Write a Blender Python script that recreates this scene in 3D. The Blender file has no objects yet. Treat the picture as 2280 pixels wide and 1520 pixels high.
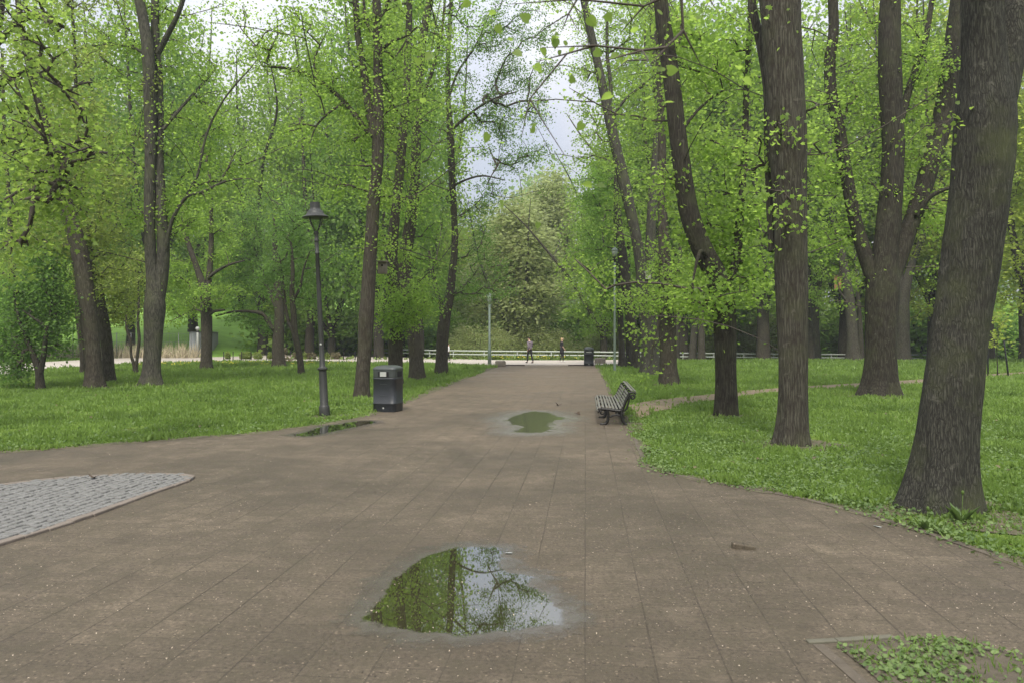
import bpy, bmesh, math, random
import numpy as np
from mathutils import Vector, Matrix, noise as mnoise

rng = np.random.default_rng(7)
random.seed(7)
sc = bpy.context.scene
COL = sc.collection
# ------------------------------------------------------------------ camera
F, CX, HY, CH = 1700.0, 1140.0, 752.0, 1.6
cam_d = bpy.data.cameras.new("camera")
cam_d.sensor_width = 36.0
cam_d.lens = 36.0 * F / 2280.0
cam_d.shift_y = -8.0 / 2280.0
cam_d.clip_start = 0.05
cam_d.clip_end = 2000
cam_d.dof.use_dof = True; cam_d.dof.focus_distance = 17.0; cam_d.dof.aperture_fstop = 5.0
cam = bpy.data.objects.new("camera", cam_d)
cam.location = (0, 0, CH)
cam.rotation_euler = (math.pi / 2, 0, 0)
COL.objects.link(cam)
sc.camera = cam


def U(px, py, D):                      # photo pixel at forward distance D -> world
    return np.array([(px - CX) / F * D, D, CH - (py - HY) / F * D])


def G(px, py, z=0.0):                  # photo pixel on level z
    D = (CH - z) * F / (py - HY)
    return np.array([(px - CX) / F * D, D, z])


def GD(py):
    return CH * F / (py - HY)


def sstep(a, b, x):
    t = np.clip((x - a) / (b - a), 0, 1)
    return t * t * (3 - 2 * t)


def terrain(x, y):
    x = np.asarray(x, float); y = np.asarray(y, float)
    right = sstep(-30, -14, x)
    dip = -0.3 * sstep(53, 58, y) * right - 1.0 * sstep(60, 66, y) * right
    rise = sstep(74, 82, y) * (2.0 + np.clip((y - 78) * 0.09, 0, 9)) * right
    left = (1 - right) * np.clip((y - 60) * 0.15, 0, 10) * sstep(58, 66, y)
    und = 0.03 * np.sin(x * 0.35 + 1) * np.sin(y * 0.27) * sstep(16, 26, y) * sstep(3.5, 7, np.abs(x - 0.0959 * y + 0.8))
    return dip + rise + left + und


# ------------------------------------------------------------------ helpers
def tag(o, label=None, cat=None, group=None, kind=None):
    if label: o["label"] = label
    if cat: o["category"] = cat
    if group: o["group"] = group
    if kind: o["kind"] = kind
    return o


def empty(name, loc=(0, 0, 0), rz=0.0):
    o = bpy.data.objects.new(name, None)
    o.location = tuple(loc); o.rotation_euler = (0, 0, rz); o.empty_display_size = 0.2
    COL.objects.link(o)
    return o


def link(name, me, mat=None, parent=None):
    o = bpy.data.objects.new(name, me)
    if mat is not None:
        for m in (mat if isinstance(mat, (list, tuple)) else [mat]):
            me.materials.append(m)
    COL.objects.link(o)
    if parent is not None: o.parent = parent
    return o


def np_mesh(name, V, Fc, smooth=False, attrs=None):
    """V (n,3); Fc (m,k) all the same size"""
    me = bpy.data.meshes.new(name)
    V = np.asarray(V, np.float32); Fc = np.asarray(Fc, np.int32)
    k = Fc.shape[1]
    me.vertices.add(len(V)); me.vertices.foreach_set("co", V.ravel())
    me.loops.add(Fc.size); me.loops.foreach_set("vertex_index", Fc.ravel())
    me.polygons.add(len(Fc))
    me.polygons.foreach_set("loop_start", np.arange(0, Fc.size, k, dtype=np.int32))
    me.polygons.foreach_set("loop_total", np.full(len(Fc), k, np.int32))
    if smooth: me.polygons.foreach_set("use_smooth", np.ones(len(Fc), bool))
    if attrs:
        for nm, a in attrs.items():
            at = me.attributes.new(nm, "FLOAT", "POINT")
            at.data.foreach_set("value", np.asarray(a, np.float32))
    me.update(calc_edges=True)
    return me


class MB:
    """collects boxes, tubes and lathes, then links ONE mesh"""
    def __init__(s): s.bm = bmesh.new()

    def box(s, c, size, rot=None, bevel=0.0):
        r = bmesh.ops.create_cube(s.bm, size=1.0)
        vs = r["verts"]
        bmesh.ops.scale(s.bm, vec=size, verts=vs)
        if bevel > 0:
            es = list({e for v in vs for e in v.link_edges})
            b = bmesh.ops.bevel(s.bm, geom=es, offset=bevel, segments=2, affect="EDGES", profile=0.5)
            vs = list({v for f in b["faces"] for v in f.verts} | {v for v in vs if v.is_valid})
        M = Matrix.Translation(Vector(c))
        if rot is not None: M = M @ rot.to_4x4()
        bmesh.ops.transform(s.bm, matrix=M, verts=vs)
        return s

    def tube(s, pts, rad, n=8, cap=True, squash=None):
        pts = [Vector(p) for p in pts]
        if not hasattr(rad, "__len__"): rad = [rad] * len(pts)
        rings = []
        up = None
        for i, p in enumerate(pts):
            t = (pts[min(i + 1, len(pts) - 1)] - pts[max(i - 1, 0)]).normalized()
            if up is None:
                up = Vector((0, 0, 1)) if abs(t.z) < 0.9 else Vector((1, 0, 0))
            a = (up - t * up.dot(t)).normalized(); b = t.cross(a); up = a
            ring = []
            for k in range(n):
                th = 2 * math.pi * k / n
                ring.append(s.bm.verts.new(p + (a * math.cos(th) + b * math.sin(th)) * rad[i]))
            rings.append(ring)
        for i in range(len(rings) - 1):
            for k in range(n):
                f = s.bm.faces.new((rings[i][k], rings[i][(k + 1) % n], rings[i + 1][(k + 1) % n], rings[i + 1][k]))
                f.smooth = True
        if cap:
            s.bm.faces.new(rings[0][::-1]); s.bm.faces.new(rings[-1])
        return s

    def lathe(s, prof, c=(0, 0, 0), n=24, sx=1.0, sy=1.0, pw=2.0, cap=True):
        """prof: [(r,z)...]; pw>2 gives rounded-square sections"""
        rings = []
        for r, z in prof:
            ring = []
            for k in range(n):
                th = 2 * math.pi * (k + 0.5) / n
                cc, ss = math.cos(th), math.sin(th)
                q = (abs(cc) ** pw + abs(ss) ** pw) ** (-1.0 / pw)
                ring.append(s.bm.verts.new((c[0] + r * q * cc * sx, c[1] + r * q * ss * sy, c[2] + z)))
            rings.append(ring)
        for i in range(len(rings) - 1):
            for k in range(n):
                f = s.bm.faces.new((rings[i][k], rings[i][(k + 1) % n], rings[i + 1][(k + 1) % n], rings[i + 1][k]))
                f.smooth = True
        if cap:
            s.bm.faces.new(rings[0][::-1]); s.bm.faces.new(rings[-1])
        return s

    def prism(s, poly, z0, z1):
        a = [s.bm.verts.new((p[0], p[1], z0)) for p in poly]
        b = [s.bm.verts.new((p[0], p[1], z1)) for p in poly]
        s.bm.faces.new(b)
        n = len(poly)
        for i in range(n):
            s.bm.faces.new((a[i], a[(i + 1) % n], b[(i + 1) % n], b[i]))
        return s

    def build(s, name, mat, parent=None, sharp=None):
        me = bpy.data.meshes.new(name)
        bmesh.ops.recalc_face_normals(s.bm, faces=s.bm.faces)
        s.bm.to_mesh(me); s.bm.free()
        if sharp: me.set_sharp_from_angle(angle=math.radians(sharp))
        return link(name, me, mat, parent)


# ------------------------------------------------------------------ materials
def newmat(name):
    m = bpy.data.materials.new(name); m.use_nodes = True
    nt = m.node_tree
    for n in list(nt.nodes): nt.nodes.remove(n)
    out = nt.nodes.new("ShaderNodeOutputMaterial")
    return m, nt, out


def N(nt, typ, ins=None, **kw):
    n = nt.nodes.new(typ)
    for k, v in kw.items(): setattr(n, k, v)
    for k, v in (ins or {}).items():
        if hasattr(v, "is_linked") or isinstance(v, bpy.types.NodeSocket):
            nt.links.new(v, n.inputs[k])
        else:
            n.inputs[k].default_value = v
    return n


def rgba(c): return (c[0], c[1], c[2], 1.0)


def ramp(nt, fac, stops):
    n = nt.nodes.new("ShaderNodeValToRGB")
    nt.links.new(fac, n.inputs[0])
    e = n.color_ramp.elements
    while len(e) < len(stops): e.new(0.5)
    for i, (p, c) in enumerate(stops):
        e[i].position = p
        e[i].color = rgba(c) if hasattr(c, "__len__") else (c, c, c, 1)
    return n


def plain(name, col, rough=0.6, metal=0.0, var=0.25, scale=8.0, bump=0.15, bscale=None, spec=0.4):
    m, nt, out = newmat(name)
    tc = N(nt, "ShaderNodeTexCoord")
    no = N(nt, "ShaderNodeTexNoise", {"Vector": tc.outputs["Object"], "Scale": scale, "Detail": 6.0, "Roughness": 0.65})
    r = ramp(nt, no.outputs["Fac"], [(0.25, [c * (1 - var) for c in col]), (0.75, [min(1, c * (1 + var)) for c in col])])
    b = N(nt, "ShaderNodeBsdfPrincipled", {"Base Color": r.outputs[0], "Roughness": rough, "Metallic": metal, "Specular IOR Level": spec})
    if bump > 0:
        n2 = N(nt, "ShaderNodeTexNoise", {"Vector": tc.outputs["Object"], "Scale": bscale or scale * 6, "Detail": 4.0})
        bp = N(nt, "ShaderNodeBump", {"Height": n2.outputs["Fac"], "Strength": bump, "Distance": 0.01})
        nt.links.new(bp.outputs[0], b.inputs["Normal"])
    nt.links.new(b.outputs[0], out.inputs[0])
    return m


def leaf_mat(name, dark, light, trans, tmix=0.5, clump=0.6):
    m, nt, out = newmat(name)
    at = N(nt, "ShaderNodeAttribute", attribute_name="leafvar")
    tc = N(nt, "ShaderNodeTexCoord")
    no = N(nt, "ShaderNodeTexNoise", {"Vector": tc.outputs["Object"], "Scale": clump, "Detail": 3.0})
    a = N(nt, "ShaderNodeMath", {0: at.outputs["Fac"], 1: 0.55}, operation="MULTIPLY")
    b_ = N(nt, "ShaderNodeMath", {0: no.outputs["Fac"], 1: 0.9, 2: a.outputs[0]}, operation="MULTIPLY_ADD")
    s = N(nt, "ShaderNodeMath", {0: b_.outputs[0], 1: 0.22}, operation="SUBTRACT")
    r = ramp(nt, s.outputs[0], [(0.15, dark), (0.85, light)])
    r2 = ramp(nt, s.outputs[0], [(0.15, [c * 0.75 for c in trans]), (0.85, trans)])
    p = N(nt, "ShaderNodeBsdfPrincipled", {"Base Color": r.outputs[0], "Roughness": 0.55, "Specular IOR Level": 0.35})
    t = N(nt, "ShaderNodeBsdfTranslucent", {"Color": r2.outputs[0]})
    mx = N(nt, "ShaderNodeMixShader", {0: tmix, 1: p.outputs[0], 2: t.outputs[0]})
    nt.links.new(mx.outputs[0], out.inputs[0])
    return m


def bark_mat(name, c0, c1, moss=0.3, scale=1.0, bump=1.0, lichen=0.3):
    m, nt, out = newmat(name)
    tc = N(nt, "ShaderNodeTexCoord")
    mp = N(nt, "ShaderNodeMapping", {"Vector": tc.outputs["Object"], "Scale": (34 * scale, 34 * scale, 5.0 * scale)})
    n1 = N(nt, "ShaderNodeTexNoise", {"Vector": mp.outputs[0], "Scale": 1.0, "Detail": 7.0, "Roughness": 0.75, "Distortion": 0.15})
    dn = N(nt, "ShaderNodeTexNoise", {"Vector": tc.outputs["Object"], "Scale": 5.0 * scale, "Detail": 3.0})
    ds = N(nt, "ShaderNodeVectorMath", {0: dn.outputs["Color"], "Scale": 0.045}, operation="SCALE")
    da = N(nt, "ShaderNodeVectorMath", {0: tc.outputs["Object"], 1: ds.outputs[0]}, operation="ADD")
    mp2 = N(nt, "ShaderNodeMapping", {"Vector": da.outputs[0], "Scale": (34 * scale, 34 * scale, 2.6 * scale)})
    vo = N(nt, "ShaderNodeTexVoronoi", {"Vector": mp2.outputs[0], "Scale": 1.0}, feature="DISTANCE_TO_EDGE")
    vr = ramp(nt, vo.outputs["Distance"], [(0.0, 0.45), (0.30, 1.0)])
    h = N(nt, "ShaderNodeMath", {0: n1.outputs["Fac"], 1: vr.outputs[0]}, operation="MULTIPLY")
    col = ramp(nt, h.outputs[0], [(0.22, c0), (0.58, c1)])
    n2 = N(nt, "ShaderNodeTexNoise", {"Vector": tc.outputs["Object"], "Scale": 1.7, "Detail": 5.0, "Roughness": 0.6})
    mr = ramp(nt, n2.outputs["Fac"], [(0.48, 0.0), (0.68, moss)])
    mx = N(nt, "ShaderNodeMix", {"Factor": mr.outputs[0], 6: col.outputs[0], 7: (0.075, 0.085, 0.035, 1)}, data_type="RGBA")
    n3 = N(nt, "ShaderNodeTexNoise", {"Vector": tc.outputs["Object"], "Scale": 9.0, "Detail": 4.0, "Roughness": 0.7})
    lr = ramp(nt, n3.outputs["Fac"], [(0.60, 0.0), (0.72, lichen)])
    mx2 = N(nt, "ShaderNodeMix", {"Factor": lr.outputs[0], 6: mx.outputs[2], 7: (0.22, 0.21, 0.17, 1)}, data_type="RGBA")
    p = N(nt, "ShaderNodeBsdfPrincipled", {"Base Color": mx2.outputs[2], "Roughness": 0.9, "Specular IOR Level": 0.2})
    bp = N(nt, "ShaderNodeBump", {"Height": h.outputs[0], "Strength": bump, "Distance": 0.03})
    nt.links.new(bp.outputs[0], p.inputs["Normal"])
    nt.links.new(p.outputs[0], out.inputs[0])
    return m


M = {}
M["bark_grey"] = bark_mat("bark_grey", (0.030, 0.025, 0.019), (0.098, 0.092, 0.069), 0.35, 1.0)
M["bark_brown"] = bark_mat("bark_brown", (0.028, 0.022, 0.016), (0.092, 0.083, 0.061), 0.25, 1.0)
M["bark_dark"] = bark_mat("bark_dark", (0.018, 0.015, 0.011), (0.062, 0.056, 0.041), 0.3, 0.9)
M["bark_pale"] = bark_mat("bark_pale", (0.028, 0.026, 0.020), (0.098, 0.093, 0.072), 0.5, 0.9, 0.25)
M["bark_near"] = bark_mat("bark_near", (0.022, 0.021, 0.017), (0.088, 0.086, 0.067), 0.6, 1.6, 1.0, 0.35)
M["twig"] = plain("twig_bark", (0.055, 0.045, 0.033), 0.9, 0, 0.3, 6, 0)
M["twig_pale"] = plain("twig_pale", (0.24, 0.21, 0.10), 0.9, 0, 0.3, 6, 0)
M["leaf_maple"] = leaf_mat("leaf_maple", (0.068, 0.135, 0.025), (0.158, 0.245, 0.050), (0.378, 0.620, 0.105), 0.60)
M["leaf_bright"] = leaf_mat("leaf_bright", (0.086, 0.155, 0.027), (0.194, 0.280, 0.053), (0.468, 0.690, 0.116), 0.60)
M["leaf_yellow"] = leaf_mat("leaf_yellow", (0.126, 0.175, 0.029), (0.252, 0.300, 0.055), (0.576, 0.700, 0.126), 0.60)
M["leaf_olive"] = leaf_mat("leaf_olive", (0.095, 0.135, 0.029), (0.194, 0.230, 0.055), (0.468, 0.580, 0.126), 0.58)
M["leaf_dark"] = leaf_mat("leaf_dark", (0.050, 0.100, 0.025), (0.113, 0.185, 0.045), (0.279, 0.480, 0.095), 0.58)
M["leaf_willow"] = leaf_mat("leaf_willow", (0.20, 0.235, 0.09), (0.33, 0.365, 0.15), (0.58, 0.67, 0.27), 0.52)
M["leaf_grey"] = leaf_mat("leaf_grey", (0.090, 0.145, 0.053), (0.180, 0.255, 0.095), (0.378, 0.550, 0.189), 0.55)
M["leaf_brown"] = leaf_mat("leaf_brown", (0.08, 0.075, 0.03), (0.17, 0.14, 0.07), (0.16, 0.15, 0.06), 0.25)
M["leaf_near"] = leaf_mat("leaf_near", (0.075, 0.13, 0.026), (0.17, 0.24, 0.05), (0.40, 0.58, 0.10), 0.55, 2.0)
M["grass"] = leaf_mat("grass_blades", (0.068, 0.122, 0.024), (0.20, 0.30, 0.06), (0.30, 0.45, 0.08), 0.35, 0.5)
M["cover"] = leaf_mat("cover_leaves", (0.065, 0.115, 0.03), (0.17, 0.24, 0.075), (0.2, 0.32, 0.07), 0.3, 1.2)
M["weed"] = leaf_mat("weed_leaf", (0.09, 0.15, 0.03), (0.17, 0.23, 0.05), (0.25, 0.33, 0.05), 0.3, 1.0)
M["flower"] = plain("yellow_petals", (0.62, 0.50, 0.03), 0.6, 0, 0.15, 4, 0)
M["reed"] = plain("dry_reed", (0.42, 0.36, 0.24), 0.8, 0, 0.4, 3, 0)


# ------------------------------------------------------------------ ground materials
def lawn_mat():
    m, nt, out = newmat("lawn")
    tc = N(nt, "ShaderNodeTexCoord")
    n1 = N(nt, "ShaderNodeTexNoise", {"Vector": tc.outputs["Object"], "Scale": 0.25, "Detail": 6.0, "Roughness": 0.6})
    n2 = N(nt, "ShaderNodeTexNoise", {"Vector": tc.outputs["Object"], "Scale": 7.0, "Detail": 8.0, "Roughness": 0.75})
    n3 = N(nt, "ShaderNodeTexNoise", {"Vector": tc.outputs["Object"], "Scale": 1.3, "Detail": 5.0, "Roughness": 0.6})
    g = ramp(nt, n2.outputs["Fac"], [(0.3, (0.05, 0.082, 0.016)), (0.72, (0.19, 0.26, 0.045))])
    g2 = ramp(nt, n1.outputs["Fac"], [(0.35, (0.085, 0.14, 0.022)), (0.7, (0.15, 0.23, 0.03))])
    mx = N(nt, "ShaderNodeMix", {"Factor": 0.5, 6: g.outputs[0], 7: g2.outputs[0]}, data_type="RGBA")
    soil = ramp(nt, n2.outputs["Fac"], [(0.3, (0.045, 0.036, 0.024)), (0.7, (0.12, 0.095, 0.062))])
    sm = ramp(nt, n3.outputs["Fac"], [(0.60, 0.0), (0.72, 0.75)])
    mx2 = N(nt, "ShaderNodeMix", {"Factor": sm.outputs[0], 6: mx.outputs[2], 7: soil.outputs[0]}, data_type="RGBA")
    p = N(nt, "ShaderNodeBsdfPrincipled", {"Base Color": mx2.outputs[2], "Roughness": 0.9, "Specular IOR Level": 0.15})
    bp = N(nt, "ShaderNodeBump", {"Height": n2.outputs["Fac"], "Strength": 0.8, "Distance": 0.05})
    nt.links.new(bp.outputs[0], p.inputs["Normal"]); nt.links.new(p.outputs[0], out.inputs[0])
    return m


PATH_ANG = math.atan(0.0959)


def path_mat():
    m, nt, out = newmat("paver_path")
    tc = N(nt, "ShaderNodeTexCoord")
    # path frame: u along the path, v across
    mp = N(nt, "ShaderNodeMapping", {"Vector": tc.outputs["Object"], "Rotation": (0, 0, PATH_ANG - math.pi / 2)})
    wob = N(nt, "ShaderNodeTexNoise", {"Vector": tc.outputs["Object"], "Scale": 2.2, "Detail": 3.0})
    wv = N(nt, "ShaderNodeVectorMath", {0: wob.outputs["Color"], 1: (0.5, 0.5, 0.5)}, operation="SUBTRACT")
    ws = N(nt, "ShaderNodeVectorMath", {0: wv.outputs[0], "Scale": 0.014}, operation="SCALE")
    ad = N(nt, "ShaderNodeVectorMath", {0: mp.outputs[0], 1: ws.outputs[0]}, operation="ADD")
    br = N(nt, "ShaderNodeTexBrick", {"Vector": ad.outputs[0], "Color1": (0.37, 0.36, 0.35, 1), "Color2": (0.63, 0.62, 0.60, 1),
            "Mortar": (0, 0, 0, 1), "Scale": 1.0, "Mortar Size": 0.0055, "Mortar Smooth": 0.6, "Brick Width": 0.25, "Row Height": 0.34},
           offset=0.5, offset_frequency=2)
    # long joints on their own, deeper
    sx = N(nt, "ShaderNodeSeparateXYZ", {0: ad.outputs[0]})
    dv = N(nt, "ShaderNodeMath", {0: sx.outputs[1], 1: 0.34}, operation="DIVIDE")
    fr = N(nt, "ShaderNodeMath", {0: dv.outputs[0]}, operation="FRACT")
    pp = N(nt, "ShaderNodeMath", {0: fr.outputs[0], 1: 0.5}, operation="SUBTRACT")
    ab = N(nt, "ShaderNodeMath", {0: pp.outputs[0]}, operation="ABSOLUTE")
    lj = ramp(nt, ab.outputs[0], [(0.474, 0.0), (0.496, 1.0)])
    jn = N(nt, "ShaderNodeTexNoise", {"Vector": tc.outputs["Object"], "Scale": 1.1, "Detail": 5.0, "Roughness": 0.65})
    jm = ramp(nt, jn.outputs["Fac"], [(0.50, 0.0), (0.74, 0.42)])
    jf = N(nt, "ShaderNodeMath", {0: br.outputs["Fac"], 1: jm.outputs[0]}, operation="MULTIPLY")
    jn2 = N(nt, "ShaderNodeTexNoise", {"Vector": tc.outputs["Object"], "Scale": 0.8, "Detail": 4.0, "W": 3.0}, noise_dimensions="4D")
    jm2 = ramp(nt, jn2.outputs["Fac"], [(0.44, 0.0), (0.72, 0.7)])
    jf2 = N(nt, "ShaderNodeMath", {0: lj.outputs[0], 1: jm2.outputs[0]}, operation="MULTIPLY")
    jj = N(nt, "ShaderNodeMath", {0: jf.outputs[0], 1: jf2.outputs[0]}, operation="MAXIMUM")
    n1 = N(nt, "ShaderNodeTexNoise", {"Vector": tc.outputs["Object"], "Scale": 0.55, "Detail": 7.0, "Roughness": 0.62})
    n2 = N(nt, "ShaderNodeTexNoise", {"Vector": tc.outputs["Object"], "Scale": 38.0, "Detail": 8.0, "Roughness": 0.85})
    n4 = N(nt, "ShaderNodeTexNoise", {"Vector": tc.outputs["Object"], "Scale": 5.0, "Detail": 6.0, "Roughness": 0.7})
    base = ramp(nt, n1.outputs["Fac"], [(0.30, (0.054, 0.0425, 0.029)), (0.5, (0.085, 0.068, 0.0465)), (0.70, (0.130, 0.105, 0.073))])
    gr = ramp(nt, n2.outputs["Fac"], [(0.36, 0.30), (0.64, 1.70)])
    m1 = N(nt, "ShaderNodeMix", {"Factor": 0.75, 6: base.outputs[0], 7: gr.outputs[0]}, data_type="RGBA", blend_type="MULTIPLY")
    gv = N(nt, "ShaderNodeTexVoronoi", {"Vector": tc.outputs["Object"], "Scale": 42.0, "Randomness": 1.0})
    gs = N(nt, "ShaderNodeSeparateColor", {0: gv.outputs["Color"]})
    g1 = N(nt, "ShaderNodeMath", {0: gs.outputs[0], 1: 0.80}, operation="GREATER_THAN")
    g2 = N(nt, "ShaderNodeMath", {0: gv.outputs["Distance"], 1: 0.30}, operation="LESS_THAN")
    g3 = N(nt, "ShaderNodeMath", {0: g1.outputs[0], 1: g2.outputs[0]}, operation="MULTIPLY")
    g4 = N(nt, "ShaderNodeMath", {0: g3.outputs[0], 1: 0.75}, operation="MULTIPLY")
    gc = ramp(nt, gs.outputs[1], [(0.45, (0.020, 0.016, 0.011)), (0.55, (0.24, 0.19, 0.13))])
    m1 = N(nt, "ShaderNodeMix", {"Factor": g4.outputs[0], 6: m1.outputs[2], 7: gc.outputs[0]}, data_type="RGBA")
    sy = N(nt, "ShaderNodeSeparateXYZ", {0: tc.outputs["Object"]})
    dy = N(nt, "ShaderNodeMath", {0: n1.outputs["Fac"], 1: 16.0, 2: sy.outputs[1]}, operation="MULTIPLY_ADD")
    dr = N(nt, "ShaderNodeMapRange", {0: dy.outputs[0], 1: 16.0, 2: 32.0, 3: 0.0, 4: 0.55})  # paving painted paler with distance, in place of brighter light there
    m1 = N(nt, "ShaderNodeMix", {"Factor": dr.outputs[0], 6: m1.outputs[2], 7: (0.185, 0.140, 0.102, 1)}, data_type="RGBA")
    sl = N(nt, "ShaderNodeMix", {"Factor": 0.36, 6: m1.outputs[2], 7: br.outputs["Color"]}, data_type="RGBA", blend_type="OVERLAY")
    mn = ramp(nt, n4.outputs["Fac"], [(0.40, 0.0), (0.66, 0.75)])
    m2 = N(nt, "ShaderNodeMix", {"Factor": mn.outputs[0], 6: sl.outputs[2], 7: (0.066, 0.055, 0.034, 1)}, data_type="RGBA")
    n5 = N(nt, "ShaderNodeTexNoise", {"Vector": tc.outputs["Object"], "Scale": 1.7, "Detail": 8.0, "Roughness": 0.72})
    st = ramp(nt, n5.outputs["Fac"], [(0.56, 0.0), (0.70, 0.6)])
    m2 = N(nt, "ShaderNodeMix", {"Factor": st.outputs[0], 6: m2.outputs[2], 7: (0.050, 0.040, 0.026, 1)}, data_type="RGBA")
    sn = ramp(nt, n5.outputs["Fac"], [(0.28, 0.55), (0.42, 0.0)])
    m2 = N(nt, "ShaderNodeMix", {"Factor": sn.outputs[0], 6: m2.outputs[2], 7: (0.155, 0.122, 0.085, 1)}, data_type="RGBA")
    m3 = N(nt, "ShaderNodeMix", {"Factor": jj.outputs[0], 6: m2.outputs[2], 7: (0.035, 0.028, 0.018, 1)}, data_type="RGBA")
    rr = ramp(nt, n1.outputs["Fac"], [(0.3, 0.5), (0.6, 0.8)])
    p = N(nt, "ShaderNodeBsdfPrincipled", {"Base Color": m3.outputs[2], "Roughness": rr.outputs[0], "Specular IOR Level": 0.3})
    hs = N(nt, "ShaderNodeMath", {0: jj.outputs[0], 1: -1.2, 2: n2.outputs["Fac"]}, operation="MULTIPLY_ADD")
    bp = N(nt, "ShaderNodeBump", {"Height": hs.outputs[0], "Strength": 0.8, "Distance": 0.007})
    nt.links.new(bp.outputs[0], p.inputs["Normal"]); nt.links.new(p.outputs[0], out.inputs[0])
    return m


def puddle_mat(name, bed=(0.030, 0.029, 0.012), rough=0.015, rim=(0.12, 0.11, 0.092), refl=0.48):
    m, nt, out = newmat(name)
    at = N(nt, "ShaderNodeAttribute", attribute_name="depth")
    tc = N(nt, "ShaderNodeTexCoord")
    no = N(nt, "ShaderNodeTexNoise", {"Vector": tc.outputs["Object"], "Scale": 4.5, "Detail": 7.0, "Roughness": 0.65})
    d = N(nt, "ShaderNodeMath", {0: no.outputs["Fac"], 1: 0.5}, operation="SUBTRACT")
    d2 = N(nt, "ShaderNodeMath", {0: d.outputs[0], 1: 0.7, 2: at.outputs["Fac"]}, operation="MULTIPLY_ADD")
    water = ramp(nt, d2.outputs[0], [(0.50, 0.0), (0.60, 1.0)])
    dn_ = N(nt, "ShaderNodeTexNoise", {"Vector": tc.outputs["Object"], "Scale": 13.0, "Detail": 8.0, "Roughness": 0.75})
    dm_ = N(nt, "ShaderNodeMath", {0: dn_.outputs["Fac"], 1: 0.9, 2: d2.outputs[0]}, operation="MULTIPLY_ADD")
    damp = ramp(nt, dm_.outputs[0], [(0.60, 0.0), (0.92, 0.62)])
    gl = N(nt, "ShaderNodeBsdfGlossy", {"Color": (0.90, 0.92, 0.93, 1), "Roughness": rough})
    bedn = N(nt, "ShaderNodeBsdfDiffuse", {"Color": rgba(bed)})
    lw = N(nt, "ShaderNodeLayerWeight", {"Blend": 0.5})
    fr = ramp(nt, lw.outputs["Facing"], [(0.45, 0.12), (0.75, refl), (0.95, 0.9)])
    w = N(nt, "ShaderNodeMixShader", {0: fr.outputs[0], 1: bedn.outputs[0], 2: gl.outputs[0]})
    tr = N(nt, "ShaderNodeBsdfTransparent")
    dampb = N(nt, "ShaderNodeBsdfPrincipled", {"Base Color": rgba(rim), "Roughness": 0.24, "Specular IOR Level": 0.6})  # damp film; its pale base colour also paints in a sky sheen
    n2 = N(nt, "ShaderNodeTexNoise", {"Vector": tc.outputs["Object"], "Scale": 40.0, "Detail": 4.0})
    bp = N(nt, "ShaderNodeBump", {"Height": n2.outputs["Fac"], "Strength": 0.3, "Distance": 0.004})
    nt.links.new(bp.outputs[0], dampb.inputs["Normal"])
    m1 = N(nt, "ShaderNodeMixShader", {0: damp.outputs[0], 1: tr.outputs[0], 2: dampb.outputs[0]})
    m2 = N(nt, "ShaderNodeMixShader", {0: water.outputs[0], 1: m1.outputs[0], 2: w.outputs[0]})
    nt.links.new(m2.outputs[0], out.inputs[0])
    return m


M["lawn"] = lawn_mat()
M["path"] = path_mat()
M["puddle"] = puddle_mat("puddle_water")
M["puddle_far"] = puddle_mat("puddle_water_rippled", (0.085, 0.088, 0.05), 0.11, (0.24, 0.23, 0.205), 0.66)
M["asphalt"] = plain("pale_path", (0.40, 0.355, 0.31), 0.85, 0, 0.15, 1.5, 0.2, 60)
M["dirt"] = plain("trodden_earth", (0.155, 0.120, 0.076), 0.95, 0, 0.25, 2.5, 0.5, 25)
M["soil"] = plain("dark_soil", (0.075, 0.062, 0.042), 0.95, 0, 0.4, 9, 0.6, 40)
M["kerb"] = plain("kerb_concrete", (0.085, 0.070, 0.050), 0.9, 0, 0.35, 5, 0.5, 50)
M["granite"] = plain("granite_setts", (0.135, 0.132, 0.122), 0.55, 0, 0.25, 9, 0.4, 60)
M["border"] = plain("border_strip", (0.15, 0.125, 0.10), 0.85, 0, 0.2, 7, 0.4, 60)
M["iron"] = plain("cast_iron", (0.018, 0.017, 0.015), 0.45, 0.4, 0.3, 20, 0.2)
M["lamp"] = plain("lamp_paint", (0.032, 0.033, 0.029), 0.5, 0.2, 0.25, 12, 0.12)
M["lampgreen"] = plain("green_grey_paint", (0.12, 0.155, 0.125), 0.55, 0.1, 0.15, 8, 0.1)
M["white"] = plain("white_paint", (0.40, 0.42, 0.385), 0.6, 0, 0.12, 3, 0.1)
M["slat"] = plain("weathered_slat", (0.13, 0.127, 0.108), 0.6, 0, 0.3, 9, 0.3, 30)
M["bin"] = plain("bin_plastic", (0.026, 0.029, 0.033), 0.42, 0, 0.15, 10, 0.1, 80)
M["binlid"] = plain("bin_lid", (0.045, 0.052, 0.048), 0.4, 0, 0.2, 10, 0.1, 80)
M["hole"] = plain("bin_inside", (0.006, 0.006, 0.006), 0.9, 0, 0.1, 5, 0)
M["plate"] = plain("pale_plate", (0.42, 0.43, 0.40), 0.4, 0.2, 0.1, 5, 0)
M["stone"] = plain("rough_stone", (0.17, 0.145, 0.115), 0.9, 0, 0.35, 6, 0.8, 25)
M["greymetal"] = plain("grey_sheet", (0.30, 0.31, 0.315), 0.5, 0.3, 0.12, 2, 0.1)
M["wire"] = plain("fence_wire", (0.15, 0.155, 0.15), 0.5, 0.5, 0.2, 4, 0)
M["wood"] = plain("birdbox_wood", (0.30, 0.165, 0.075), 0.7, 0, 0.2, 12, 0.2)
M["boxgrey"] = plain("birdbox_grey", (0.45, 0.42, 0.38), 0.7, 0, 0.2, 12, 0.2)
M["skin"] = plain("skin", (0.50, 0.33, 0.25), 0.55, 0, 0.06, 20, 0)
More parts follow.
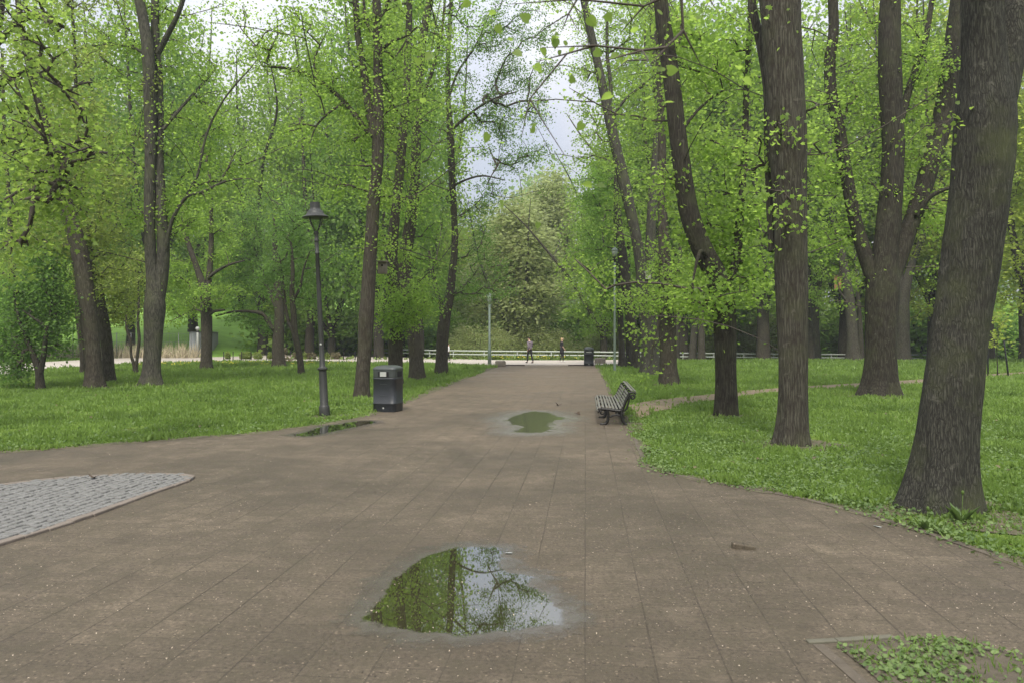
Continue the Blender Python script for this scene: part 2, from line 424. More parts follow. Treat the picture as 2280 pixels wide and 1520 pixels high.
M["sweater"] = plain("purple_grey_knit", (0.19, 0.155, 0.18), 0.9, 0, 0.2, 40, 0.2, 120)
M["black"] = plain("black_cloth", (0.014, 0.014, 0.016), 0.85, 0, 0.2, 30, 0.1, 90)
M["hairdark"] = plain("dark_hair", (0.018, 0.013, 0.010), 0.6, 0, 0.3, 40, 0.2)
M["hairblonde"] = plain("blonde_hair", (0.50, 0.36, 0.18), 0.6, 0, 0.25, 40, 0.2)
M["whitecloth"] = plain("white_cloth", (0.62, 0.62, 0.60), 0.8, 0, 0.1, 30, 0.1)
M["deadleaf"] = plain("dead_leaf", (0.055, 0.035, 0.02), 0.8, 0, 0.3, 40, 0)
m_, nt_, out_ = newmat("lamp_glass")
g_ = N(nt_, "ShaderNodeBsdfGlass", {"Roughness": 0.05, "IOR": 1.05, "Color": (0.93, 0.95, 0.93, 1)})
nt_.links.new(g_.outputs[0], out_.inputs[0]); M["glass"] = m_
m_, nt_, out_ = newmat("litter_flecks")
a_ = N(nt_, "ShaderNodeAttribute", attribute_name="leafvar")
r_ = ramp(nt_, a_.outputs["Fac"], [(0.0, (0.03, 0.022, 0.014)), (0.30, (0.06, 0.045, 0.03)), (0.34, (0.16, 0.125, 0.08)), (1.0, (0.48, 0.40, 0.30))])
b_ = N(nt_, "ShaderNodeBsdfPrincipled", {"Base Color": r_.outputs[0], "Roughness": 0.8})
nt_.links.new(b_.outputs[0], out_.inputs[0]); M["litter"] = m_

# ------------------------------------------------------------------ ground sheets
xs = np.concatenate([np.linspace(-420, -62, 16), np.linspace(-60, 60, 101), np.linspace(62, 420, 16)])
ys = np.concatenate([np.linspace(-40, 0, 9), np.linspace(1, 120, 120), np.linspace(125, 600, 22)])
XX, YY = np.meshgrid(xs, ys)
ZZ = terrain(XX, YY)
nx, ny = len(xs), len(ys)
V = np.stack([XX.ravel(), YY.ravel(), ZZ.ravel()], 1)
ii = (np.arange(ny - 1)[:, None] * nx + np.arange(nx - 1)[None]).ravel()
Fq = np.stack([ii, ii + 1, ii + 1 + nx, ii + nx], 1)
tag(link("ground", np_mesh("ground", V, Fq, True), M["lawn"]), kind="structure")


def poly_sheet(name, pts, z, mat):
    me = bpy.data.meshes.new(name)
    bm = bmesh.new()
    f = bm.faces.new([bm.verts.new((p[0], p[1], z)) for p in pts])
    if f.normal.z < 0: f.normal_flip()
    bmesh.ops.triangulate(bm, faces=bm.faces[:])
    bm.normal_update()
    for f in bm.faces:
        if f.normal.z < 0: f.normal_flip()
    bm.to_mesh(me); bm.free()
    return link(name, me, mat)


def smooth_poly(pts, sub=6):
    pts = [np.asarray(p, float)[:2] for p in pts]
    out = []
    for i in range(len(pts) - 1):
        p0, p1, p2, p3 = pts[max(i - 1, 0)], pts[i], pts[i + 1], pts[min(i + 2, len(pts) - 1)]
        for k in range(sub):
            t = k / sub
            out.append(0.5 * ((2 * p1) + (-p0 + p2) * t + (2 * p0 - 5 * p1 + 4 * p2 - p3) * t * t + (-p0 + 3 * p1 - 3 * p2 + p3) * t ** 3))
    out.append(pts[-1])
    return out


left_px = [(-900, 1032), (-400, 1020), (0, 1007), (150, 997), (300, 985), (440, 974), (560, 966), (660, 952), (750, 940), (815, 925), (890, 900), (960, 872), (1010, 852), (1060, 833), (1118, 812)]
right_px = [(1327, 812), (1345, 838), (1360, 872), (1385, 905), (1402, 940), (1414, 970), (1430, 1010), (1446, 1036), (1490, 1054), (1600, 1076), (1800, 1112), (2000, 1165), (2130, 1208), (2280, 1258), (2700, 1420)]
left_edge = smooth_poly([G(*p) for p in left_px])
right_edge = smooth_poly([G(*p) for p in right_px])


def jitter_edge(e, a=0.04):
    o = []
    for p in e:
        n = mnoise.noise(Vector((p[0] * 1.7, p[1] * 1.7, 0.3)))
        o.append(np.array([p[0] + a * n, p[1] + a * n]))
    return o


left_edge_j = jitter_edge(left_edge, 0.16)
path_poly = [np.array(p) for p in left_edge_j] + [np.array(p) for p in right_edge] + [np.array([5.5, -8.0]), np.array([-16.0, -8.0])]
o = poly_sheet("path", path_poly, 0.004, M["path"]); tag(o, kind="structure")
PATHP = np.array(path_poly)


def inpoly(P, x, y):
    r = np.zeros(len(x), bool)
    n = len(P); j = n - 1
    for i in range(n):
        xi, yi, xj, yj = P[i][0], P[i][1], P[j][0], P[j][1]
        c = ((yi > y) != (yj > y)) & (x < (xj - xi) * (y - yi) / (yj - yi + 1e-12) + xi)
        r ^= c
        j = i
    return r


# the pale cross path beyond the paved walk, a low step up
zc = 0.065
cb = [(-500, 880), (-200, 852), (0, 834), (100, 820), (300, 808), (480, 803), (640, 803), (850, 805), (1000, 808), (1122, 811), (1310, 811), (1420, 808), (1480, 806)]
ct = [(1480, 800.5), (1400, 800), (1300, 801), (1125, 801), (1000, 798), (760, 792), (490, 787), (430, 789), (300, 795), (100, 805), (0, 813), (-200, 826), (-500, 845)]
cross = smooth_poly([G(a, b, zc) for a, b in cb], 4) + smooth_poly([G(a, b, zc) for a, b in ct], 4)
b = MB(); b.prism(cross, -0.4, zc)
o = b.build("cross_path", M["asphalt"]); tag(o, kind="structure")
CROSSP = np.array(cross)
# stone step along the end of the walk
s0, s1 = G(1122, 811, zc), G(1310, 811, zc)
b = MB(); mid = (s0 + s1) / 2; d = s1 - s0
b.box((mid[0], mid[1] - 0.115, 0.030), (np.linalg.norm(d[:2]), 0.22, 0.075), Matrix.Rotation(math.atan2(d[1], d[0]), 3, "Z"), 0.008)
o = b.build("step", plain("step_stone", (0.045, 0.033, 0.024), 0.9, 0, 0.3, 3, 0.4)); tag(o, kind="structure")

# trodden earth footpath on the right lawn
ft = [(1395, 905), (1440, 893), (1560, 880), (1700, 866), (1880, 853), (2100, 842), (2280, 828), (2600, 812)]
fb = [(2600, 822), (2280, 836), (2100, 850), (1880, 862), (1700, 877), (1560, 895), (1470, 915), (1412, 940)]
foot = jitter_edge(smooth_poly([G(*p) for p in ft], 8), 0.3) + jitter_edge(smooth_poly([G(*p) for p in fb], 8), 0.3)
fpv = np.array(foot)
half = len(foot) // 2
fv, ff = [], []
A_, B_ = foot[:len(smooth_poly([G(*p) for p in ft], 8))], foot[len(smooth_poly([G(*p) for p in ft], 8)):][::-1]
nn = min(len(A_), len(B_))
for i in range(nn):
    for t in (0, 0.33, 0.67, 1):
        q = A_[i] * (1 - t) + B_[i] * t
        fv.append((q[0], q[1], float(terrain(q[0], q[1])) + 0.012))
for i in range(nn - 1):
    for k in range(3):
        a = i * 4 + k
        ff.append((a, a + 1, a + 5, a + 4))
o = link("footpath", np_mesh("footpath", np.array(fv), np.array(ff), True), M["dirt"]); tag(o, kind="structure")
FOOTP = np.array([p for p in A_[:nn]] + [p for p in B_[:nn]][::-1])


# fresh green slope rising behind the wire fence
hx = np.linspace(-88, -22, 34); hy = np.linspace(61.5, 128, 34)
HX, HYY = np.meshgrid(hx, hy)
hv = np.stack([HX.ravel(), HYY.ravel(), terrain(HX, HYY).ravel() + .10], 1)
hi = (np.arange(33)[:, None] * 34 + np.arange(33)[None]).ravel()
o = link("hill", np_mesh("hill", hv, np.stack([hi, hi + 1, hi + 35, hi + 34], 1), True), plain("fresh_slope_grass", (0.20, 0.36, 0.05), .9, 0, .25, .8, .6, 9)); tag(o, kind="structure")


# kerb along the right lawn
def strip(name, edge, w, h, mat, z0=0.0, off=0.0, seg=None):
    """edging of separate stones butted end to end; ONE mesh"""
    b = MB()
    pts = [Vector((p[0], p[1], 0)) for p in edge]
    for i in range(len(pts) - 1):
        d = pts[i + 1] - pts[i]
        L = d.length
        if L < 1e-4: continue
        t = d.normalized(); nrm = Vector((-t.y, t.x, 0))
        c = (pts[i] + pts[i + 1]) / 2 + nrm * off
        hh = h * random.uniform(0.85, 1.1)
        b.box((c.x + random.uniform(-.004, .004), c.y, z0 + hh / 2 - 0.01), (L * 0.985, w, hh + 0.02), Matrix.Rotation(math.atan2(t.y, t.x), 3, "Z"), min(0.012, h * 0.3))
    return b.build(name, mat)


ke = [p for p in right_edge if p[1] < 17]
kres = []
acc = [ke[0]]
for p in ke[1:]:
    if np.linalg.norm(p - acc[-1]) > 0.55: acc.append(p)
o = strip("kerb", acc, 0.06, 0.016, M["kerb"], 0.0, -0.02); tag(o, kind="structure")

# cobbles on the left, with a border strip
cob_px = [(-420, 1125), (-200, 1103), (0, 1083), (100, 1071), (200, 1063), (300, 1059), (380, 1058), (420, 1062), (424, 1067), (400, 1078), (340, 1098), (200, 1150), (100, 1182), (0, 1213), (-200, 1275), (-420, 1345)]
cob = smooth_poly([G(*p) for p in cob_px], 5)
COBP = np.array(cob)
o = poly_sheet("cobble_bed", cob, 0.008, M["soil"]); tag(o, kind="structure")
b = MB()
e0, e1 = G(424, 1067)[:2], G(0, 1213)[:2]
dv = (e1 - e0) / np.linalg.norm(e1 - e0); pv = np.array([-dv[1], dv[0]])
if pv[0] > 0: pv = -pv
org = e0
row = 0
w = 0.088
inner = COBP
for r in range(-6, 72):
    x = -1.0 + random.uniform(0, .1)
    while x < 9:
        L = random.uniform(0.075, 0.125)
        wig = 0.06 * math.sin(x * 0.9 + 0.4)
        c = org + dv * (x + L / 2) + pv * (r * w + 0.14 + wig)
        if inpoly(inner, np.array([c[0]]), np.array([c[1]]))[0]:
            # keep clear of the border
            dm = np.min(np.linalg.norm(inner - c, axis=1))
            if c[0] > -9.5:
                b.box((c[0], c[1], 0.008 + random.uniform(-.007, .005)), (L * 0.88, w * 0.85, 0.05),
                      Matrix.Rotation(math.atan2(dv[1], dv[0]) + random.uniform(-.04, .04), 3, "Z") @ Matrix.Rotation(random.uniform(-.07, .07), 3, "X") @ Matrix.Rotation(random.uniform(-.05, .05), 3, "Y"), 0.014)
        x += L
o = b.build("cobble_paving", M["granite"]); tag(o, kind="structure")
bordp = [p for p in cob if p[0] > -9.6]
acc = [bordp[0]]
for p in bordp[1:]:
    if np.linalg.norm(p - acc[-1]) > 0.22: acc.append(p)
o = strip("cobble_border", acc, 0.085, 0.03, M["border"], 0.0, 0.0); tag(o, kind="structure")

# planted corner at the lower right
cor = [G(*p)[:2] for p in [(1868, 1440), (1905, 1432), (2000, 1424), (2110, 1422), (2200, 1440), (2290, 1466), (2500, 1530)]] + [np.array([3.6, 2.2]), np.array([1.55, 2.2])] + [G(*p)[:2] for p in [(1990, 1560), (1935, 1500), (1890, 1460)]]
cor = jitter_edge(smooth_poly(cor + [cor[0]], 4)[:-1], 0.03)
CORP = np.array(cor)
o = poly_sheet("soil_bed", cor, 0.009, M["soil"]); tag(o, kind="structure")
ce = [G(*p)[:2] for p in [(1797, 1431), (1862, 1428), (1990, 1420)]]
o = strip("bed_edging", ce, 0.045, 0.016, plain("edging_pale", (0.10, 0.094, 0.066), 0.85, 0, 0.25, 8, 0.4), 0.0); tag(o, kind="structure")
ce = [G(*p)[:2] for p in [(1800, 1436), (1850, 1480), (1905, 1530), (1990, 1600)]]
o = strip("bed_edging", ce, 0.06, 0.010, M["kerb"], 0.0, 0.05); tag(o, kind="structure")


# ------------------------------------------------------------------ puddles
def puddle(name, outline_px, pad, res, mat, blur):
    P = np.array([G(*p)[:2] for p in outline_px])
    P = np.array(smooth_poly(list(P) + [P[0]], 8)[:-1])
    x0, y0 = P.min(0) - pad; x1, y1 = P.max(0) + pad
    gx = np.arange(x0, x1, res); gy = np.arange(y0, y1, res)
    X, Y = np.meshgrid(gx, gy)
    x, y = X.ravel(), Y.ravel()
    d = np.min(np.hypot(x[:, None] - P[None, :, 0], y[:, None] - P[None, :, 1]), axis=1)
    ins = inpoly(P, x, y)
    s = np.where(ins, d, -d)
    dep = np.where(s > 0, 0.55 + s / blur, 0.55 + s / (pad * 1.5))
    z = np.full(len(x), 0.0072)
    nx_ = len(gx)
    i0 = (np.arange(len(gy) - 1)[:, None] * nx_ + np.arange(nx_ - 1)[None]).ravel()
    Fq_ = np.stack([i0, i0 + 1, i0 + 1 + nx_, i0 + nx_], 1)
    keep = np.max(dep[Fq_], axis=1) > -0.15
    o = link(name, np_mesh(name, np.stack([x, y, z], 1), Fq_[keep], True, {"depth": dep}), mat)
    tag(o, kind="structure")
    return o


puddle("puddle", [(822, 1375), (850, 1330), (890, 1280), (950, 1240), (1010, 1222), (1080, 1220), (1120, 1226), (1108, 1252), (1140, 1278), (1185, 1285), (1170, 1303), (1200, 1322), (1240, 1350), (1255, 1365), (1225, 1392), (1100, 1406), (960, 1412), (880, 1400)], 0.35, 0.025, M["puddle"], 0.30)
puddle("puddle", [(1128, 934), (1150, 925), (1180, 917), (1215, 918), (1235, 926), (1255, 931), (1228, 938), (1220, 946), (1222, 958), (1200, 962), (1150, 962), (1165, 950), (1145, 945)], 1.0, 0.05, M["puddle_far"], 0.5)
puddle("puddle", [(652, 968), (690, 960), (720, 949), (760, 944), (800, 937), (835, 939), (800, 948), (760, 956), (715, 966), (680, 971)], 0.4, 0.05, M["puddle"], 0.25)

# ------------------------------------------------------------------ leaves
MAPLE = np.array([(0, 0), (0.12, 0.02), (0.46, 0.05), (0.30, 0.22), (0.52, 0.48), (0.24, 0.50), (0.20, 0.62), (0.0, 1.0),
                  (-0.20, 0.62), (-0.24, 0.50), (-0.52, 0.48), (-0.30, 0.22), (-0.46, 0.05), (-0.12, 0.02)])
LINDEN = np.array([(0, 0.06), (0.22, -0.02), (0.42, 0.15), (0.44, 0.42), (0.28, 0.72), (0.08, 0.95), (0, 1.08), (-0.08, 0.93), (-0.30, 0.70), (-0.43, 0.42), (-0.40, 0.13), (-0.2, -0.02)])
SIMPLE = np.array([(0, 0), (0.32, 0.25), (0.36, 0.6), (0, 1.0), (-0.36, 0.6), (-0.32, 0.25)])
JAG = np.array([(0, 0), (0.42, 0.12), (0.25, 0.35), (0.5, 0.62), (0.15, 0.68), (0, 1.0), (-0.15, 0.68), (-0.5, 0.62), (-0.25, 0.35), (-0.42, 0.12)])
NARROW = np.array([(0, 0), (0.2, 0.3), (0.17, 0.65), (0, 1.0), (-0.17, 0.65), (-0.2, 0.3)])
RHOMB2 = np.array([(0, 0), (0.36, 0.38), (0.30, 0.7), (0, 1.0), (-0.36, 0.5)])
RHOMB = np.array([(0, 0), (0.36, 0.45), (0, 1.0), (-0.36, 0.45)])


def leaf_arrays(P, size, nrm, axis, tmpl, var, fold=0.18):
    """P (n,3) base, size (n), nrm/axis (n,3)"""
    n = len(P)
    nrm = nrm / (np.linalg.norm(nrm, axis=1, keepdims=True) + 1e-9)
    axis = axis - nrm * np.sum(nrm * axis, 1, keepdims=True)
    axis = axis / (np.linalg.norm(axis, axis=1, keepdims=True) + 1e-9)
    side = np.cross(axis, nrm)
    k = len(tmpl)
    # centre vertex + outline, a fan
    T = np.concatenate([[(0.0, 0.42)], tmpl])
    w = fold * np.abs(T[:, 0]) * 1.2 - 0.25 * fold * (T[:, 1] ** 2)
    Vv = P[:, None] + size[:, None, None] * (side[:, None] * T[None, :, 0, None] + axis[:, None] * T[None, :, 1, None] + nrm[:, None] * w[None, :, None])
    base = (np.arange(n) * (k + 1))[:, None, None]
    tri = np.array([(0, 1 + i, 1 + (i + 1) % k) for i in range(k)])[None]
    Ff = (base + tri).reshape(-1, 3)
    return Vv.reshape(-1, 3), Ff, np.repeat(var, k + 1)


def leaves(name, P, size, nrm, axis, tmpl, var, fold=0.18):
    Vv, Ff, lv = leaf_arrays(P, size, nrm, axis, tmpl, var, fold)
    return np_mesh(name, Vv, Ff, False, {"leafvar": lv})


def rand_dirs(n):
    v = rng.normal(size=(n, 3))
    return v / np.linalg.norm(v, axis=1, keepdims=True)


# ------------------------------------------------------------------ trees
def catmull(pts, sub):
    pts = np.asarray(pts, float)
    out = []
    for i in range(len(pts) - 1):
        p0, p1, p2, p3 = pts[max(i - 1, 0)], pts[i], pts[i + 1], pts[min(i + 2, len(pts) - 1)]
        for k in range(sub):
            t = k / sub
            out.append(0.5 * ((2 * p1) + (-p0 + p2) * t + (2 * p0 - 5 * p1 + 4 * p2 - p3) * t * t + (-p0 + 3 * p1 - 3 * p2 + p3) * t ** 3))
    out.append(pts[-1])
    return np.array(out)


class Tubes:
    def __init__(s): s.V = []; s.F = []; s.n = 0

    def add(s, pts, rad, sides, rough=0.0, flare=0.0, seed=0.0, knots=0):
        pts = np.asarray(pts, float); m = len(pts)
        T = np.zeros_like(pts); T[1:-1] = pts[2:] - pts[:-2]; T[0] = pts[1] - pts[0]; T[-1] = pts[-1] - pts[-2]
        T /= np.linalg.norm(T, axis=1, keepdims=True) + 1e-9
        up = np.array([1.0, 0, 0]) if abs(T[0][0]) < 0.8 else np.array([0, 1.0, 0])
        th = np.arange(sides) * 2 * math.pi / sides
        c, sn = np.cos(th), np.sin(th)
        rings = np.zeros((m, sides, 3))
        arc = np.concatenate([[0], np.cumsum(np.linalg.norm(np.diff(pts, axis=0), axis=1))])
        for i in range(m):
            a = up - T[i] * np.dot(up, T[i]); a /= np.linalg.norm(a) + 1e-9
            bb = np.cross(T[i], a); up = a
            r = np.full(sides, rad[i])
            if flare > 0:
                f = math.exp(-arc[i] / (1.1 * rad[0] + 0.05))
                r = r * (1 + flare * f * (0.75 + 0.5 * np.cos(5 * th + seed) + 0.25 * np.cos(3 * th + seed * 2)))
            if rough > 0:
                for k in range(sides):
                    q = Vector((c[k] * 4.2 + seed, sn[k] * 4.2, arc[i] * 1.2))
                    q2 = Vector((c[k] * 1.1 + seed, sn[k] * 1.1 + 5, arc[i] * 0.9))
                    r[k] *= 1 + rough * (mnoise.noise(q) * 0.55 + mnoise.noise(q2) * 0.9)
                    if sides >= 28:
                        q3 = Vector((c[k] * 11 + seed, sn[k] * 11, arc[i] * 2.6))
                        r[k] *= 1 + rough * 0.38 * mnoise.noise(q3)
            rings[i] = pts[i] + r[:, None] * (c[:, None] * a + sn[:, None] * bb)
        s.V.append(rings.reshape(-1, 3))
        i0 = (np.arange(m - 1)[:, None] * sides + np.arange(sides)[None])
        i1 = (np.arange(m - 1)[:, None] * sides + (np.arange(sides)[None] + 1) % sides)
        s.F.append(np.stack([i0, i1, i1 + sides, i0 + sides], -1).reshape(-1, 4) + s.n)
        s.n += m * sides

    def mesh(s, name): return np_mesh(name, np.concatenate(s.V), np.concatenate(s.F), True)


def grow(nodes_p, nodes_r, tips, kmax=6.0, sag=0.10, thin=1.0):
    """connect every tip to the nearest skeleton point with a curved branch. returns list of (pts, radii)"""
    P = [np.asarray(p, float) for p in nodes_p]; R = list(nodes_r)
    tips = np.asarray(tips, float)
    A = np.array(P)
    d0 = np.array([np.min(np.linalg.norm(A - t, axis=1)) for t in tips])
    order = np.argsort(d0)
    cap = len(P) + len(tips) * 6
    buf = np.zeros((cap, 3)); buf[:len(P)] = A
    cnt = len(P)
    par = [-1] * cap
    chains = []
    for ti in order:
        t = tips[ti]
        D = t - buf[:cnt]
        dist = np.linalg.norm(D, axis=1)
        cost = dist * (1 + 0.35 * np.clip(-D[:, 2] / (dist + 1e-6), -0.3, 1))
        j = int(np.argmin(cost))
        p0 = buf[j].copy(); L = dist[j]
        k = int(np.clip(L / 0.45, 2, 5))
        dirv = (t - p0) / (L + 1e-9)
        side = rng.normal(size=3) * 0.12 * L
        mid = (p0 + t) / 2 + side + np.array([0, 0, sag * L])
        idx = [j]
        pts = [p0]
        for q in range(1, k + 1):
            u = q / k
            pt = (1 - u) ** 2 * p0 + 2 * u * (1 - u) * mid + u * u * t
            pts.append(pt)
            if q < k and cnt < cap:
                buf[cnt] = pt; par[cnt] = idx[-1]; idx.append(cnt); cnt += 1
        chains.append((j, idx[1:], pts))
    # radii from the number of tips carried
    load = np.zeros(cnt)
    for j, idx, pts in reversed(chains):
        carried = 1.0
        for q in reversed(idx):
            carried += load[q]
            load[q] = carried
        load[j] += carried
    out = []
    nb = len(nodes_p)
    for j, idx, pts in chains:
        rs = []
        r_end = 0.0045 * thin
        l0 = load[idx[0]] if idx else 1.0
        r0 = 0.0065 * thin * math.sqrt(l0) + 0.004 * thin
        if j < nb: r0 = min(r0, nodes_r[j] * 0.55)
        rs.append(r0 * 1.15)
        for q in idx:
            rs.append(max(r_end, 0.0065 * thin * math.sqrt(load[q]) + 0.003 * thin))
        rs.append(r_end)
        out.append((pts, rs))
    return out


def make_tree(root, stems, tips, leaf_mat_, bark, leaf_size, per_tip, tmpl, spread=0.33, droop=0.25, sides=16, rough=0.05, flare=0.35,
              thin=1.0, sag=0.10, sub=6, upb=0.45, along=True, leafname="crown", extra_tips=None, twig="twig"):
    """stems: list of (pts (n,3), radii(n), is_base). All coordinates relative to root location."""
    tb = Tubes()
    nodes_p, nodes_r = [], []
    for si, (pts, rad, base) in enumerate(stems):
        c = catmull(np.concatenate([np.asarray(pts), np.asarray(rad)[:, None]], 1), sub)
        p, r = c[:, :3], np.maximum(c[:, 3], 0.006)
        tb.add(p, r, sides if r[0] > 0.05 else 8, rough, flare if base else 0.0, seed=si * 3.1 + root.location.x)
        for q in range(0, len(p), 2):
            if p[q][2] > 1.2: nodes_p.append(p[q]); nodes_r.append(r[q])
    me = tb.mesh("trunk")
    link("trunk", me, bark, root)
    if len(tips):
        ch = grow(nodes_p, nodes_r, tips, sag=sag, thin=thin)
        bt = Tubes()
        LP = []
        for pts, rs in ch:
            bt.add(np.array(pts), rs, 5 if rs[0] > 0.02 else 4)
            pts = np.array(pts)
            n = max(1, int(per_tip * rng.uniform(0.6, 1.4)))
            if along:
                u = 1 - (rng.random(n) ** 2.0) * 0.75
            else:
                u = np.ones(n)
            f = u * (len(pts) - 1); i = np.clip(f.astype(int), 0, len(pts) - 2); fr = (f - i)[:, None]
            LP.append(pts[i] * (1 - fr) + pts[i + 1] * fr)
        LP = np.concatenate(LP)
        n = len(LP)
        off = rng.normal(size=(n, 3)) * np.array([spread, spread, spread * 0.6])
        off[:, 2] -= droop * np.abs(rng.normal(size=n)) * 0.6
        Pn = LP + off
        nr = rng.normal(size=(n, 3)) * 0.8; nr[:, 2] += upb * 1.6
        ax = rng.normal(size=(n, 3)) * 0.7 + off * 1.5; ax[:, 2] -= 0.55
        sz = leaf_size * rng.uniform(0.6, 1.25, n)
        LV, LF, lv = leaf_arrays(Pn, sz, nr, ax, tmpl, rng.random(n), 0.18)
        BV = np.concatenate(bt.V); BQ = np.concatenate(bt.F)
        BF = np.concatenate([BQ[:, [0, 1, 2]], BQ[:, [0, 2, 3]]])
        me = np_mesh("crown", np.concatenate([LV, BV]), np.concatenate([LF, BF + len(LV)]), False, {"leafvar": np.concatenate([lv, np.zeros(len(BV))])})
        mi = np.zeros(len(LF) + len(BF), np.int32); mi[len(LF):] = 1
        me.materials.append(leaf_mat_); me.materials.append(M[twig])
        me.polygons.foreach_set("material_index", mi)
        link("crown", me, None, root)


def blob_tips(blobs, D, off):
    out = []
    for bl in blobs:
        px, py, rx, ry, n = bl[:5]
        dr = bl[6] if len(bl) > 6 else max(0.8, min(rx, ry) / F * D * 0.9)
        dd = bl[5] if len(bl) > 5 else 0.75 * dr
        q = rng.normal(size=(n, 3)) * 0.55
        q = q / np.maximum(1, np.linalg.norm(q, axis=1, keepdims=True))
        for a in q:
            out.append(U(px + a[0] * rx, py + a[1] * ry, D + dd + a[2] * dr) - off)
    return out


LSC, LDENS = 0.76, 5.4


def traced(name, label, base, stems_px, blobs, H=15.0, leaf="leaf_maple", bark="bark_brown", lsize=None, per_tip=16, top_n=60, top_r=2.8,
           tmpl=None, sides=16, rough=0.06, flare=0.42, group=None, D=None, extra=None, extra_tips=None, ext=True, thin=1.0, sag=0.1, spread=0.25, droop=0.18,
           sub=6, upb=0.45, cat="tree", top_z=None, ld=LDENS, twig="twig", veil=0.75, veil_r=2.8):
    bx, by = base
    D = D or GD(by)
    loc = U(bx, by, D)
    loc[2] = float(terrain(loc[0], loc[1]))
    root = empty(name, loc)
    tag(root, label, cat, group)
    stems = []
    tops = []
    for s in stems_px:
        pts, rad = [], []
        n = len(s["p"]); dd0 = s.get("d0", 0.0); dd1 = s.get("d", 0.0)
        for i, (px, py, w) in enumerate(s["p"]):
            t = i / max(1, n - 1)
            dpt = D + dd0 + (dd1 - dd0) * t
            p = U(px, py, dpt) - loc
            pts.append(p); rad.append(w * 0.5 / F * dpt)
        isb = s.get("base", False)
        if isb:
            pts[0][2] = -0.12
        if ext and s.get("ext", s["p"][-1][1] < 30):
            d = pts[-1] - pts[-2]; d /= np.linalg.norm(d)
            p = pts[-1].copy(); r = rad[-1]
            zt = (H - loc[2]) * rng.uniform(0.85, 1.0)
            steps = 5
            dz = max(0.5, (zt - p[2]) / steps)
            for q in range(steps):
                d = d + rng.normal(size=3) * 0.10; d[2] = max(d[2], 0.75); d /= np.linalg.norm(d)
                p = p + d * dz / max(d[2], 0.5) * 0.9
                r = r * 0.66
                pts.append(p.copy()); rad.append(max(r, 0.02))
            tops.append(p.copy())
        stems.append((np.array(pts), np.array(rad), isb))
    tips = blob_tips(blobs, D, loc)
    if extra is not None:
        for pts, rad in extra:
            stems.append((np.array(pts) - loc, np.array(rad), False))
    if extra_tips is not None:
        tips += [np.array(t) - loc for t in extra_tips]
    top_n = int(top_n * 0.6)
    if tops and top_n:
        zlo = top_z if top_z else CH + 0.40 * D
        c = np.mean(np.array(tops), axis=0)
        for _ in range(top_n):
            a = rng.normal(size=3); a /= np.linalg.norm(a); a *= rng.random() ** 0.4
            zc_ = (zlo + H) / 2; zr = max(0.8, (H - zlo) / 2)
            tips.append(np.array([c[0] + a[0] * top_r, c[1] + a[1] * top_r, zc_ + a[2] * zr + 0.3]))
    if veil:
        for pts, rad, isb in stems:
            c = catmull(np.concatenate([pts, rad[:, None]], 1), 4)
            ok = c[(c[:, 2] > 0.16 * D + 0.6) & (c[:, 2] < 0.44 * D + 2.5)]
            if len(ok) < 2: continue
            for _ in range(int(veil * len(ok))):
                q = ok[rng.integers(len(ok))]
                a = rng.normal(size=3); a[2] *= .6; a /= np.linalg.norm(a)
                if rng.random() < .8: a[1] = abs(a[1])
                tips.append(q[:3] + a * (0.9 + veil_r * rng.random()))
    ls = lsize or max(0.10, 2.9 / 765.0 * D)
    make_tree(root, stems, tips, M[leaf], M[bark], ls * LSC, per_tip * ld, tmpl if tmpl is not None else (JAG if D < 17 else SIMPLE), spread, droop, sides, rough, flare,
              thin * 1.2, sag, sub, upb, twig=twig)
    return root


# ------------------------------------------------------------------ traced trees (each from its own place and size)
def S(*p, **k): return dict(p=list(p), **k)


# --- left lawn, near the walk
traced("maple_tree", "slim two-stemmed tree on the lawn just behind the tall black street lamp and bin", (806, 884),
       [S((806, 884, 33), (808, 830, 31), (813, 770, 31), (815, 712, 34), (820, 645, 31), (825, 560, 29), (832, 450, 27), (840, 370, 27), (842, 300, 26), (842, 200, 22), (841, 90, 20), (838, -20, 19), base=True),
        S((836, 305, 20), (822, 240, 20), (812, 170, 17), (797, 80, 14), (790, -20, 13), d=0.6),
        S((830, 300, 12), (812, 285, 12), (775, 238, 11), (722, 188, 9), (655, 156, 7), (585, 148, 4), d=1.0),
        S((765, 230, 5), (735, 250, 5), (705, 280, 4), (690, 320, 2), d=-0.5),
        S((842, 120, 8), (870, 95, 7), (905, 80, 5), (930, 60, 3), d=-0.6), S((838, 90, 8), (815, 45, 7), (808, -20, 6), d=0.4)],
       [(800, 230, 50, 90, 16), (860, 250, 40, 90, 14), (740, 175, 120, 60, 24), (700, 290, 70, 60, 10), (800, 120, 60, 90, 12), (860, 60, 70, 60, 14), (870, 180, 40, 80, 12), (845, 430, 45, 60, 10), (850, 520, 40, 50, 8), (640, 100, 110, 80, 14), (780, 400, 60, 60, 10), (600, 30, 90, 40, 9)],
       H=15, leaf="leaf_bright", sides=22, top_n=70, top_r=3.2, lsize=0.10, per_tip=15)

traced("lime_tree", "tree rising straight behind the near black bin with a thick low leaf clump", (880, 858),
       [S((880, 858, 34), (881, 780, 32), (882, 720, 34), (880, 670, 32), (876, 620, 28), (872, 560, 27), (880, 480, 22), (890, 380, 21), (898, 290, 20), (905, 190, 18), (910, 80, 15), (912, -20, 13), base=True)],
       [(900, 690, 62, 45, 34, -1.0), (905, 640, 50, 40, 14, -0.8), (885, 560, 40, 40, 10), (865, 380, 45, 70, 18), (875, 270, 60, 60, 22), (880, 140, 70, 80, 28), (905, 220, 40, 60, 14), (860, 30, 60, 50, 10), (925, 380, 40, 70, 10), (842, 600, 20, 30, 8, -1.0)],
       H=16, leaf="leaf_bright", lsize=0.11, per_tip=15, top_n=50)

